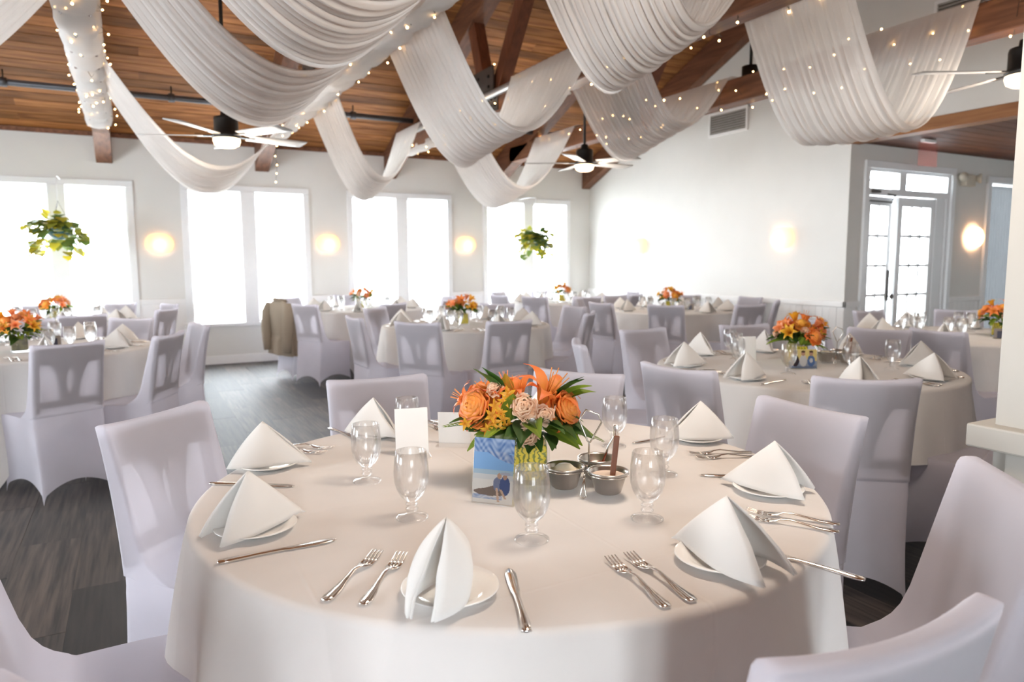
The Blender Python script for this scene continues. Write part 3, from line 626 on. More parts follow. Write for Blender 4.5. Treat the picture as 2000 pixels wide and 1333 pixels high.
m_, tt, oo = nt('pink_acrylic'); a_ = N(tt, 'ShaderNodeBsdfTransparent'); a_.inputs[0].default_value = (1, .90, .88, 1); b_ = N(tt, 'ShaderNodeBsdfTranslucent'); b_.inputs[0].default_value = (.85, .25, .22, 1)
x_ = N(tt, 'ShaderNodeMixShader', _Fac=.08); tt.links.new(a_.outputs[0], x_.inputs[1]); tt.links.new(b_.outputs[0], x_.inputs[2]); tt.links.new(x_.outputs[0], oo.inputs[0])
t = thing('exit_sign', 'faint see-through pinkish sign panel hanging under the alcove ceiling', 'sign', (7.35, 4.55, SOF))
obj('panel', G().box(-.16, .16, -.004, .004, -.27, -.03, b=.003).me('panel', False), m_, t)
obj('bracket', G().box(-.10, .10, -.02, .02, -.03, 0, b=.004).me('bracket', False), M['trim'], t)
# ================================================================ CHAIRS
LABELS = []     # things that get their ordinal wording once all are placed
def reg(o, base, where, noun, p): LABELS.append((o, base, where, noun, px(p)))
def make_chair_meshes():
    HC = .885; nS = 16
    def rrect(x, yb, yf, rad):   # rounded rectangle, nS points per side, sides in order: rear, right, front, left
        pts = []; ys = (yb, yf)
        c = [(-x+rad, yb+rad, pi, 1.5*pi), (x-rad, yb+rad, 1.5*pi, 2*pi), (x-rad, yf-rad, 0, .5*pi), (-x+rad, yf-rad, .5*pi, pi)]
        # per side: half corner, straight run, half corner
        for s in range(4):
            c0, c1 = c[s], c[(s+1) % 4]
            for k in range(nS):
                q = k/nS
                if q < .12: a = (c0[2]+c0[3])/2+(q/.12)*(c0[3]-c0[2])/2; pts.append((c0[0]+rad*math.cos(a), c0[1]+rad*math.sin(a), s, q))
                elif q > .88: a = c1[2]+((q-.88)/.12)*(c1[3]-c1[2])/2; pts.append((c1[0]+rad*math.cos(a), c1[1]+rad*math.sin(a), s, q))
                else:
                    w = (q-.12)/.76; A = (c0[0]+rad*math.cos(c0[3]), c0[1]+rad*math.sin(c0[3])); B = (c1[0]+rad*math.cos(c1[2]), c1[1]+rad*math.sin(c1[2]))
                    pts.append((A[0]+(B[0]-A[0])*w, A[1]+(B[1]-A[1])*w, s, q))
        return pts
    loops = []
    def lower(x, yb, yf, z, hem=0.0, pinch=0.0):
        L = []
        for (px_, py_, s, q) in rrect(x, yb, yf, .022):
            arch = math.sin(pi*q)**.75; ins = pinch*math.sin(pi*q)
            dx, dy = ((0, 1), (-1, 0), (0, -1), (1, 0))[s]
            L.append((px_+dx*ins, py_+dy*ins, z+hem*arch))
        loops.append(L)
    lower(.188, -.252, .222, .004, .105, .022); lower(.187, -.249, .220, .016, .107, .020); lower(.184, -.240, .216, .10, .07, .017); lower(.183, -.228, .214, .20, .03, .012)
    lower(.184, -.218, .215, .30, 0, .008); lower(.186, -.211, .219, .39, 0, .002); lower(.187, -.209, .221, .430, 0, 0); lower(.186, -.208, .216, .448, 0, 0)
    # seat top: front edge pulled back in steps to the backrest
    for i_, (yf, z) in enumerate(((.20, .458), (.16, .464), (.08, .468), (.0, .468), (-.03, .467), (-.05, .468))):
        L = []
        for (px_, py_, s, q) in rrect(.186, -.208, .215, .022):
            y = min(py_, yf); L.append((px_, y, z if py_ > -.17 else .453+.005*i_))
        loops.append(L)
    zs = [.478, .492, .51, .535, .58, .64, .70, .76, .81, .845, .868]
    for z in zs:
        t_ = (z-.46)/(HC-.46); yb = -.209-.062*t_**1.4; th = .074-.030*t_; yf = yb+th+.012*(1-t_)+.085*math.exp(-(z-.47)/.032)
        x = .184+.002*math.cos(t_*pi)+.008*t_**3
        L = []
        for (px_, py_, s, q) in rrect(x, yb, yf, .014 if th > .04 else .012):
            cur = -.020*t_*(1-(px_/x)**2); L.append((px_, py_+cur, z-(.012*t_*(1-(px_/x)**2) if t_ > .5 else 0)))
        loops.append(L)
    for sh, dz in ((.004, .010), (.010, .0145), (.018, .016)):
        x = .190-sh; yb = -.271+sh; yf = -.271+.044-sh
        L = []
        for (px_, py_, s, q) in rrect(x, yb, yf, .004):
            L.append((px_, py_-.020*(1-(px_/.19)**2), .868+dz-.012*(1-(px_/.19)**2)))
        loops.append(L)
    n = 4*nS; v = [p for L in loops for p in L]; f = []
    for i in range(len(loops)-1):
        for k in range(n): f.append((i*n+k, i*n+(k+1) % n, (i+1)*n+(k+1) % n, (i+1)*n+k))
    b = (len(loops)-1)*n     # close the top between rear and front runs
    for k in range(nS): f.append((b+k, b+k+1, b+(3*nS-k-1), b+(3*nS-k) % n)) if k < nS else None
    for k in range(nS//2):  # side ends
        pass
    me = mesh('chair_cover', v, f); return me
def chair_cap_fix(me):
    bm = bmesh.new(); bm.from_mesh(me); bmesh.ops.remove_doubles(bm, verts=bm.verts, dist=.0004)
    eds = [e for e in bm.edges if e.is_boundary and min(q.co.z for q in e.verts) > .5]
    if eds: bmesh.ops.holes_fill(bm, edges=eds)
    bmesh.ops.recalc_face_normals(bm, faces=bm.faces)
    for p in bm.faces: p.smooth = True
    bm.to_mesh(me); bm.free(); me.update(); return me
COVER = chair_cap_fix(make_chair_meshes())
def yb(z): t_ = (z-.46)/.425; return -.209-.062*max(0, t_)**1.4
def frame_piece(outline, z_of=None):   # outline in (x, z), laid just inside the rear cover
    v = []; n = len(outline)
    for off in (.006, .026): v += [(x, yb(z)-.020*((z-.46)/.425)*(1-(x/.19)**2)+off, z) for x, z in outline]
    return v, [tuple(range(n)), tuple(range(n, 2*n))[::-1]]+[(i, n+i, n+(i+1) % n, (i+1) % n) for i in range(n)]
def strip(pts_l, pts_r):   # quads between two rails of (x, z)
    g = G()
    for (a, b), (c, d) in zip(zip(pts_l, pts_l[1:]), zip(pts_r, pts_r[1:])): g.add(*frame_piece([a, c, d, b]))
    return g
zz = [.50+.025*i for i in range(15)]
TOPR = strip([(-.168+.336*i/12, .765) for i in range(13)], [(-.168+.336*i/12, .858) for i in range(13)]).me('top_rail')
LOWR = strip([(-.165+.33*i/12, .525) for i in range(13)], [(-.165+.33*i/12, .565) for i in range(13)]).me('lower_rail')
POST = strip([(-.178, z) for z in zz], [(-.150, z) for z in zz]).me('post')
# vase-shaped splat with an oval hole: two mirrored halves
def spl(z):
    s = (z-.56)/.205; return .050+.048*s**2.2
def hole(z):
    s = (z-.60)/.135; return .017*math.sqrt(max(0, 1-(2*s-1)**2)) if 0 <= s <= 1 else 0
zs2 = [.56+.205*i/24 for i in range(25)]
g = strip([(-spl(z), z) for z in zs2], [(-hole(z), z) for z in zs2]); g2 = strip([(hole(z), z) for z in zs2], [(spl(z), z) for z in zs2])
g.add(g2.v, g2.f); SPLAT = g.me('splat')
for q in (TOPR, LOWR, POST, SPLAT): q.materials.append(M['chairwood'])
COVER.materials.append(M['cover'])
def chair(x, y, ang, where, parts=True, label=None):
    # x, y: centre of the top of the backrest; ang: direction the chair faces
    fx, fy = math.cos(ang), math.sin(ang); cx, cy = x+fx*.27, y+fy*.27
    t = thing('banquet_chair', label, 'chair', (cx, cy, 0), ang-pi/2, 'covered banquet chairs')
    obj('chair_cover', COVER, None, t)
    if parts:
        obj('top_rail', TOPR, None, t); obj('splat', SPLAT, None, t); obj('lower_rail', LOWR, None, t)
        obj('post', POST, None, t); obj('post', POST, None, t, (.328, 0, 0))
    if label is None: reg(t, 'white stretch-covered chair', where, 'chair', (x, y, .85))
    return t
TAB = {1: (.828, 1.556), 2: (3.11, 2.535), 3: (2.65, 5.8), 4: (2.5, 8.5), 5: (5.38, 8.5), 6: (5.55, 6.35), 7: (-.64, 5.6), 8: (-.66, 8.1), 9: (5.45, 3.05)}
WHERE = {1: 'at the nearest table', 2: 'at the right-hand table', 3: 'at the middle table', 4: 'at the table with the coat', 5: 'at the far corner table', 6: 'at the table by the right wall',
         7: 'at the left-hand table', 8: 'at the far left window table', 9: 'at the table by the French doors'}
ON = {k: w.replace('at the', 'on the') for k, w in WHERE.items()}
def chair_at(tb, a, r, twist=0, **k):
    c = TAB[tb]; a = math.radians(a); x, y = c[0]+r*math.cos(a), c[1]+r*math.sin(a)
    return chair(x, y, a+pi+math.radians(twist), WHERE[tb], **k)
SEATS = {1: [(139, 1.06, -6), (92, 1.0, -6), (46, 1.02, -14), (-10, .95, 8), (-52.6, 1.085, 14), (-94, 1.10, 0), (-136, 1.2, 2), (-178, 1.19, 0)],
         2: [(-164, 1.23, -7), (-130, 1.19, 2), (-88, 1.15, 0), (15, 1.09, 2), (60, 1.10, 18), (103, 1.08, -9), (148, 1.2, 4)],
         3: [(-131, 1.30, -10), (-99, 1.23, 9), (-168, 1.14, -11), (127, 1.02, 5), (1, 1.20, -1), (-45, 1.15, 0), (48, 1.1, 0)],
         4: [(-135, 1.30, -15), (-91, 1.24, 26), (-163, 1.1, 0), (130, 1.12, 0), (85, 1.1, 0), (-45, 1.15, 0), (0, 1.15, 0)],
         5: [(-140, 1.19, -12), (-107, 1.21, 2), (-62, 1.15, 0), (-170, 1.15, 0), (-15, 1.1, 0), (75, 1.1, 0), (120, 1.1, 0)],
         6: [(-135, 1.23, -14), (-171, 1.20, -5), (-94, 1.27, -1), (-9, 1.10, 6), (-52, 1.15, 0), (40, 1.08, 0), (90, 1.15, 0), (135, 1.15, 0)],
         7: [(-73, 1.13, 11), (-43, 1.16, 17), (-6, 1.08, 18), (51, 1.02, 3), (95, 1.1, 0), (140, 1.1, 0), (-118, 1.15, 0)],
         8: [(-75, 1.1, 0), (-30, 1.12, 0), (20, 1.1, 0), (60, 1.1, 0), (105, 1.1, 0), (-120, 1.1, 0)],
         9: [(-157, 1.19, -30), (-120, 1.20, 10), (77, .95, 12), (150, 1.1, 0), (30, 1.05, 0), (-20, 1.1, 0)]}
for tb, ss in SEATS.items():
    for a, r, tw in ss: chair_at(tb, a, r, tw)

# ================================================================ TABLES AND CLOTHS
TZ = .745
def table(tb, corner, seed, label, cat_label, half=1.075):
    cx, cy = TAB[tb]; t = thing('round_table', label, 'table', (cx, cy, 0), 0, 'round banquet tables')
    obj('tabletop', G().lathe([(0, TZ-.03), (.735, TZ-.03), (.742, TZ-.015), (.735, TZ), (0, TZ)], 48).me('tabletop', False), M['chairwood'], t)
    obj('pedestal', G().lathe([(.05, .06), (.05, TZ-.03)], 16).me('pedestal'), M['black'], t)
    obj('base', G().box(-.32, .32, -.035, .035, .0, .06, b=.01).box(-.035, .035, -.32, .32, .0, .06, b=.01).me('base', False), M['black'], t)
    rr = random.Random(seed); ph = [rr.uniform(0, 6.28) for _ in range(6)]; nf = [rr.choice((11, 13)), rr.choice((17, 19)), 7]
    ca = math.radians(corner); RI = .757
    g = G(); na = 180; v = []; rings = []
    for r in (.0, .15, .3, .45, .6, .70, .74): rings.append(('t', r))
    for s in (.25, .5, .75, 1.0): rings.append(('e', s))
    for s in [i/14 for i in range(1, 15)]: rings.append(('h', s))
    for kind, s in rings:
        for k in range(na):
            a = 2*pi*k/na; b = (a-ca+pi/4) % (pi/2)-pi/4     # 0 at a corner
            L = min(half/max(abs(math.cos(a-ca+pi/4)), abs(math.sin(a-ca+pi/4))), half*1.38)-RI-.02
            if kind == 't': r, z = s, TZ+.006
            elif kind == 'e': e = s*pi/2; r = .74+.017*math.sin(e); z = TZ+.006-.017*(1-math.cos(e))
            else:
                cw = max(0, math.cos(b*2))**2
                fold = .55*math.sin(nf[0]*a+ph[0]+.3*math.sin(3*a+ph[3]))+.35*math.sin(nf[1]*a+ph[1])+.3*math.sin(nf[2]*a+ph[2])
                ss = s**.85
                r = RI+ss*(.016+.024*L/.4)+ss*fold*(.032+.030*cw); r = max(r, RI-.03*s)
                z = TZ-.011-L*s+.01*s*math.sin(5*a+ph[4])
            v.append((r*math.cos(a), r*math.sin(a), z))
    f = [(i*na+k, i*na+(k+1) % na, (i+1)*na+(k+1) % na, (i+1)*na+k) for i in range(1, len(rings)-1) for k in range(na)]
    f += [(0, na+k, na+(k+1) % na) for k in range(na)]
    me = mesh('tablecloth', v, f)
    bm = bmesh.new(); bm.from_mesh(me); bmesh.ops.delete(bm, geom=[q for q in bm.verts if not q.link_faces], context='VERTS'); bmesh.ops.recalc_face_normals(bm, faces=bm.faces); bm.to_mesh(me); bm.free()
    c = obj('tablecloth', me, M['linen' if tb == 1 else 'linen_far'], None, (cx, cy, 0)); tag(c, cat_label, 'tablecloth', 'white tablecloths'); return c
table(1, -158, 1, 'nearest round banquet table in the foreground', 'white linen cloth draped over the nearest table')
table(2, -150, 2, 'round banquet table on the right behind the foreground chairs', 'white linen cloth draped over the right-hand table')
table(3, -115, 3, 'round banquet table in the middle distance behind the bouquet', 'white linen cloth draped over the middle table')
table(4, -112, 4, 'round banquet table near the windows beside the coat chair', 'white linen cloth on the table beside the coat')
table(5, -125, 5, 'round banquet table in the far corner of the room', 'white linen cloth on the far corner table')
table(6, -115, 6, 'round banquet table close to the right wall', 'white linen cloth on the table by the right wall')
table(7, -97, 7, 'round banquet table at the left picture edge', 'white linen cloth hanging in a point on the left table')
table(8, -55, 8, 'round banquet table far left by the windows', 'white linen cloth on the far left window table')
table(9, -140, 9, 'round banquet table on the right by the French doors', 'white linen cloth on the table by French doors')
TOP = TZ+.0065
# ================================================================ TABLEWARE
def lathe_me(name, prof, n=28): return G().lathe(prof, n).me(name)
GOB = lathe_me('goblet', [(.030, 0), (.0355, .0015), (.0355, .004), (.030, .0065), (.016, .009), (.0105, .013), (.0100, .016), (.0135, .020), (.0140, .0225), (.0105, .0265), (.0105, .0285), (.0135, .0315), (.0130, .0345),
    (.0110, .0375), (.014, .042), (.023, .050), (.0315, .064), (.0365, .082), (.0380, .100), (.0370, .120), (.0335, .150), (.0328, .1508), (.0320, .150), (.0355, .120), (.0364, .100), (.0349, .082), (.030, .066), (.021, .0545), (.011, .0485), (0, .047)], 32)
def outward(me):
    bm = bmesh.new(); bm.from_mesh(me); bmesh.ops.remove_doubles(bm, verts=bm.verts, dist=1e-5); bmesh.ops.recalc_face_normals(bm, faces=bm.faces)
    for p in bm.faces: p.smooth = True
    bm.to_mesh(me); bm.free(); return me
outward(GOB)
GOB.materials.append(M['glass'])
GOB2 = lathe_me('goblet', [(0, 0), (.0355, .001), (.030, .0065), (.0105, .013), (.0135, .020), (.0105, .0285), (.0130, .0345), (.014, .042), (.0315, .064), (.038, .100), (.0335, .150), (.0320, .150), (.0364, .100), (.030, .066), (0, .047)], 14); outward(GOB2); GOB2.materials.append(M['glass'])
PLATE = lathe_me('bread_plate', [(0, .004), (.040, .004), (.045, .002), (.048, .002), (.052, .005), (.080, .0145), (.0825, .0165), (.081, .018), (.056, .0095), (.050, .0075), (0, .0070)], 40); PLATE.materials.append(M['china'])
# napkin: a square folded to a triangle and stood up as a tent; open legs towards the seat (-y), ridge falling to the centre (+y)
def napkin_mesh(name, a=.060, b=.095, c=.115, h=.118, droop=.0, curl=.016, seed=0, bulge=.010, lipk=.014):
    rr = random.Random(seed); ph = rr.uniform(0, 6); g = G()
    A = Vector((0, -.012, h)); K = Vector((0, c, .004))
    for s in (-1, 1):
        L = Vector((s*a, -b, .003-droop))
        for lay, t in ((0, 0.0), (1, .006)):
            def fn(u, v, s=s, L=L, t=t):
                # u along the base from K to L, v up to the apex
                base = K.lerp(L, u); p = base.lerp(A, v)
                bul = math.sin(pi*v)*bulge+math.sin(pi*u)*(1-v)*(.010+curl*u)
                out = Vector((s, -.12, .12)).normalized()
                lip = (u**5)*(1-abs(v-.45))*lipk*(1-v**6)          # the open edge rolls inwards
                q = p+out*(bul-t*(1-v))+Vector((-s*lip, -.006*u*math.sin(pi*v), 0))
                q += out*.002*math.sin(7*u+4*v+ph+s)*(1-v); q.z = max(q.z, .0015-droop*u+(.0 if v > .02 else 0)); return q
            g.grid(fn, 15, 13)
            if lay == 1: pass
        # rounded rim joining outer and inner layer along the open edge and the base
    me = g.me(name); bm = bmesh.new(); bm.from_mesh(me); bmesh.ops.remove_doubles(bm, verts=bm.verts, dist=.0006); bmesh.ops.recalc_face_normals(bm, faces=bm.faces)
    for p in bm.faces: p.smooth = True
    bm.to_mesh(me); bm.free(); me.materials.append(M['napkin']); return me
NAPS = [napkin_mesh('napkin', seed=1), napkin_mesh('napkin', .052, .10, .112, .122, .004, .012, 2), napkin_mesh('napkin', .066, .092, .118, .114, 0, .02, 3)]
NAP_FRONT = napkin_mesh('napkin', .038, .118, .085, .128, .0, .026, 4, .022, .030)
NAP_LOOSE = napkin_mesh('napkin', .058, .128, .110, .120, .0, .024, 5, .016, .02)
def napkin(me, p, rot, where, k=1.0):
    o = obj('napkin', me, None, None, (p[0], p[1], TOP+.009), (0, 0, rot), (k, k, k)); solidify(o, .0034)
    tag(o, None, 'napkin', 'folded napkins'); reg(o, 'white folded napkin tent', where, 'napkin', (p[0], p[1], .8)); return o
def stations(g, st, n=6):   # flat bar: (y, half width, z, half thickness)
    v = []
    for y, w, z, t in st:
        for k in range(n): a = 2*pi*k/n+pi/n; v.append((w*math.cos(a)/math.cos(pi/n), y, z+t*math.sin(a)/math.sin(pi/n*(n//2-1) if n == 6 else 1)))
    m = len(st); f = [(i*n+k, i*n+(k+1) % n, (i+1)*n+(k+1) % n, (i+1)*n+k) for i in range(m-1) for k in range(n)]+[tuple(range(n))[::-1], tuple((m-1)*n+k for k in range(n))]
    return g.add(v, f)
g = stations(G(), [(-.1, .004, .0045, .0015), (-.098, .0085, .0045, .002), (-.085, .0105, .0045, .002), (-.06, .0085, .005, .0022), (-.03, .0045, .009, .0022), (0, .0032, .013, .002), (.02, .0034, .011, .002), (.03, .009, .007, .0016), (.04, .0125, .005, .0013), (.052, .0130, .004, .0012)])
for k in range(4):
    x = -.0105+k*.007; s0 = len(g.v)
    stations(g, [(.050, .0022, .004, .0011), (.075, .0019, .005, .0010), (.094, .0015, .0085, .0009), (.0995, .0008, .010, .0006)]); g.xf(Matrix.Translation((x, 0, 0)), s0)
FORK = g.me('fork'); FORK.materials.append(M['silver'])
g = stations(G(), [(-.11, .004, .004, .002), (-.108, .008, .004, .0028), (-.09, .0085, .0042, .0032), (-.04, .0055, .0045, .0032), (.0, .0050, .0045, .003), (.012, .006, .0045, .0026), (.02, .0075, .0042, .0016), (.06, .0095, .004, .0012), (.09, .0098, .004, .001), (.105, .006, .004, .0009), (.112, .001, .004, .0005)])
KNIFE = g.me('knife'); KNIFE.materials.append(M['silver'])
def cutlery(kind, p, ang, where, k=1.0):
    o = obj(kind, FORK if kind == 'fork' else KNIFE, None, None, (p[0], p[1], TOP-.0005), (0, 0, ang-pi/2), (k, k, k))
    tag(o, None, kind, kind+'s on the tables' if kind == 'fork' else 'knives on the tables'); reg(o, 'silver '+('dinner fork' if kind == 'fork' else 'butter knife'), where, kind, (p[0], p[1], .76)); return o
def goblet(p, where, far=False):
    o = obj('water_goblet', GOB2 if far else GOB, None, None, (p[0], p[1], TOP)); tag(o, None, 'glass', 'water goblets'); reg(o, 'clear glass water goblet', where, 'goblet', (p[0], p[1], .8)); return o
def plate(p, where):
    o = obj('bread_plate', PLATE, None, None, (p[0], p[1], TOP-.001)); tag(o, None, 'plate', 'bread plates'); reg(o, 'white bread plate', where, 'plate', (p[0], p[1], .77)); return o

# ---- nearest table, piece by piece
rad = math.radians
def toward(p, tb=1): c = TAB[tb]; return math.atan2(p[1]-c[1], p[0]-c[0])+pi/2
P1 = [(.443, 1.046), (.928, .921), (1.321, 1.161), (1.520, 1.620), (.303, 1.968), (.200, 1.497), (.667, 2.163), (1.22, 2.06)]
N1 = [(NAP_FRONT, -8), (NAP_LOOSE, -2), (NAPS[0], -24), (NAPS[2], -14), (NAPS[0], 14), (NAPS[1], 16), (NAPS[2], 4), (NAPS[0], 0)]
for p, (nm, tw) in zip(P1, N1):
    plate(p, ON[1]); napkin(nm, p, toward(p)+rad(tw), ON[1], 1.0)
for p in [(.500, 1.711), (.510, 1.411), (.676, 1.178), (.950, 1.157), (1.194, 1.390), (1.251, 1.681), (.709, 1.985)]: goblet(p, ON[1])
for p, a, k in [((.318, 1.187), 47, 1.0), ((.362, 1.150), 52, 1.0), ((.740, .927), 81, 1.0), ((.786, .923), 84, 1.0), ((1.225, 1.010), 125, .95), ((1.190, .985), 123, .95), ((1.470, 1.470), 157, .95), ((1.455, 1.425), 157, .95), ((.40, 2.085), -40, .95), ((.435, 2.125), -42, .95), ((.868, 2.19), -80, .95), ((.912, 2.185), -78, .95)]:
    cutlery('fork', p, rad(a), ON[1], k)
for p, a in [((.531, .974), 69), ((.221, 1.363), 1), ((.237, 1.818), -35), ((1.055, .845), 108), ((1.36, 1.275), 146), ((1.43, 1.685), -178), ((.585, 2.225), -76)]: cutlery('knife', p, rad(a), ON[1])

# ---- photo prints: colour per cell, drawn from simple shapes
def print_mesh(name, w, h, nx, ny, fn):
    v = [((i/nx-.5)*w, 0, j/ny*h) for j in range(ny+1) for i in range(nx+1)]
    f = [(j*(nx+1)+i, j*(nx+1)+i+1, (j+1)*(nx+1)+i+1, (j+1)*(nx+1)+i) for j in range(ny) for i in range(nx)]
    me = mesh(name, v, f, False); ca = me.color_attributes.new('print', 'FLOAT_COLOR', 'CORNER'); L = []
    for j in range(ny):
        for i in range(nx):
            c = [.75*q for q in fn((i+.5)/nx, (j+.5)/ny)]; L += [c[0], c[1], c[2], 1.0]*4
    ca.data.foreach_set('color', L); me.materials.append(M['print']); return me
def ell(x, y, cx, cy, rx, ry): return ((x-cx)/rx)**2+((y-cy)/ry)**2 < 1
def hsh(x, y): q = math.sin(x*91.7+y*47.3)*43758.5; return q-math.floor(q)
def wav(x, y, a, b): w = .5+.28*math.sin(23*x+9*math.sin(7*y+3*x))+.22*math.sin(61*y+5*math.sin(13*x)); w = max(0, min(1, w)); return tuple(p*w+q*(1-w) for p, q in zip(a, b))
def beach(x, y):
    c = (.20, .38, .66)                                     # sky
    if y > .78: c = wav(x, y, (.34, .44, .62), (.08, .17, .38))
    if y > .55 and y < .8 and y > .62+.22*(x-1)**2+.1*(1-x) and y < .95-.2*x: c = wav(x, y, (.40, .46, .58), (.09, .18, .40))
    if y < .52: c = (.33, .44, .52) if y > .44 else (.52, .52, .52)
    if y < .36: c = (.60, .57, .53)
    if y < .14: c = (.62, .57, .52)
    if .06 < y < .12+.02*math.sin(9*x) and x < .75: c = wav(x, y*2, (.5, .5, .52), (.22, .28, .42))
    if ell(x, y, .45, .17, .42, .055) or (y > .12 and y < .16+.22*x and x > .15 and x < .6): c = (.16, .12, .10)
    if ell(x, y, .62, .30, .11, .11): c = (.15, .17, .26)
    if ell(x, y, .80, .28, .13, .15): c = (.045, .07, .18)
    if ell(x, y, .66, .43, .055, .045): c = (.42, .26, .18)
    if ell(x, y, .80, .42, .055, .045): c = (.36, .22, .16)
    if ell(x, y, .80, .465, .13, .025): c = (.34, .36, .42)
    if y < .24 and y > .03 and abs(x-(.60+.25*(.24-y))) < .028: c = (.50, .33, .25)
    if y < .22 and y > .08 and abs(x-(.70+.9*(.22-y))) < .03: c = (.45, .30, .22)
    return c
def trio(x, y):
    c = (.80, .62, .22) if y > .40 else (.30, .34, .42)
    if y < .12: c = (.16, .20, .30)
    for cx, shirt in ((.24, (.03, .02, .03)), (.52, (.62, .60, .58)), (.80, (.08, .16, .36))):
        if ell(x, y, cx, .40, .135, .30): c = shirt
        if ell(x, y, cx, .78, .07, .12): c = (.52, .30, .20)
        if ell(x, y, cx, .88, .075, .06): c = (.10, .05, .03)
    if ell(x, y, .80, .42, .06, .12): c = (.6, .62, .66)
    return c
def small(x, y): return (.08, .08, .12) if .2 < x < .8 and y < .7 else (.35, .30, .26)
PR1 = print_mesh('photo', .098, .148, 66, 99, beach); PR2 = print_mesh('photo', .142, .098, 56, 40, trio); PR3 = print_mesh('photo', .10, .07, 10, 8, small)
def photo_stand(p, rot, w, h, pr, label, tilt=.16, blank=False):
    t = thing('photo_stand', label, 'photo frame', (p[0], p[1], TOP), rot, 'table photo stands')
    sh = G().box(-w/2, w/2, -.0015, .0015, 0, h, b=.0008); sh.xf(Matrix.Rotation(-tilt, 4, 'X'))
    back = obj('front_sheet', sh.me('front_sheet', False), M['acrylic'] if not blank else M['card'], t)
    ft = G().box(-w/2, w/2, -.001, .055, 0, .003, b=.0008); obj('foot', ft.me('foot', False), M['acrylic'], t)
    if pr: obj('photo', pr, None, t, (0, -.0022*math.cos(tilt), .0022*math.sin(tilt)+.004), (-tilt, 0, 0))
    return t
photo_stand((.700, 1.402), rad(-47), .104, .158, PR1, 'acrylic stand with a beach photo of a seated couple')
photo_stand((.690, 1.895), rad(-12)+pi, .095, .135, None, 'blank white back of a photo stand between the goblets', -.10, True)
photo_stand((.850, 1.955), rad(-35)+pi, .10, .10, None, 'low white card stand left behind the nearest bouquet', .12, True)

# ---- condiment caddy
def caddy(p, rot, where, label):
    t = thing('condiment_caddy', label, 'caddy', (p[0], p[1], TOP), rot, 'condiment caddies')
    wire = G(); spots = [(-.058, -.022), (.046, -.050), (.020, .062)]
    for i, (x, y) in enumerate(spots):
        b = obj('bowl', lathe_me('bowl', [(0, .012), (.026, .012), (.031, .016), (.044, .060), (.0485, .062), (.0490, .065), (.046, .0655), (.042, .0615), (.029, .020), (0, .018)], 32), M['bowl'], t, (x, y, 0))
        rim = G().tube([(.0475*math.cos(a), .0475*math.sin(a), .0575) for a in [2*pi*k/24 for k in range(24)]], .0018, 6, closed=True); obj('wire_ring', rim.me('wire_ring'), M['wire'], b)
        top = [(0, .064+.006), (.016, .062+.006), (.03, .056), (.041, .052)] if i == 0 else ([(0, .054), (.041, .0535)] if i == 1 else [(0, .046), (.037, .046)])
        obj(('butter', 'cream', 'jam')[i], lathe_me('filling', top[::-1], 20), M[('butter', 'cream', 'jam')[i]], b)
    rod = G().tube([(0, 0, .055), (0, 0, .118), (-.004, 0, .122), (-.024, 0, .172), (-.008, 0, .198), (.022, 0, .188), (.030, 0, .168), (.006, 0, .124), (.002, 0, .118)], .0022, 8)
    obj('loop_handle', rod.me('loop_handle'), M['wire'], t)
    for i in range(3):
        (x0, y0), (x1, y1) = spots[i], spots[(i+1) % 3]; mx, my = (x0+x1)/2, (y0+y1)/2; d = math.hypot(mx, my); ux, uy = mx/d, my/d
        f = G().tube([(0, 0, .057), (ux*.05, uy*.05, .057), (ux*.062, uy*.062, .052), (ux*.070-uy*.004, uy*.070+ux*.004, .02), (ux*.074-uy*.008, uy*.074+ux*.008, .008), (ux*.075, uy*.075, .002), (ux*.074+uy*.008, uy*.074-ux*.008, .008), (ux*.070+uy*.004, uy*.070-ux*.004, .022), (ux*.064, uy*.064, .048)], .0019, 6)
        obj('wire_foot', f.me('wire_foot'), M['wire'], t)
    kn = thing('spreader', 'wooden-handled spreader standing in the cream bowl '+where, 'spreader', (p[0], p[1], TOP), rot)
    g = G(); g.box(-.0065, .0065, -.005, .005, .0, .095, b=.002); g.xf(Matrix.Translation((.056, -.05, .052)) @ Matrix.Rotation(.10, 4, 'Y') @ Matrix.Rotation(-.12, 4, 'X'))
    obj('handle', g.me('handle', False), M['handle'], kn)
    sp = G(); sp.tube([(.035, .070, .050), (.048, .070, .090), (.062, .068, .115), (.068, .066, .135)], [.0035, .003, .003, .004], 8); sp.box(.060, .073, .062, .069, .115, .148, b=.002)
    o = obj('spoon', sp.me('spoon'), M['silver'], None, (p[0], p[1], TOP), (0, 0, rot)); tag(o, 'silver spoon standing in the jam bowl '+where, 'spoon')
caddy((.955, 1.385), rad(-35), 'on the nearest table', 'steel wire caddy with three sauce bowls on the nearest table')

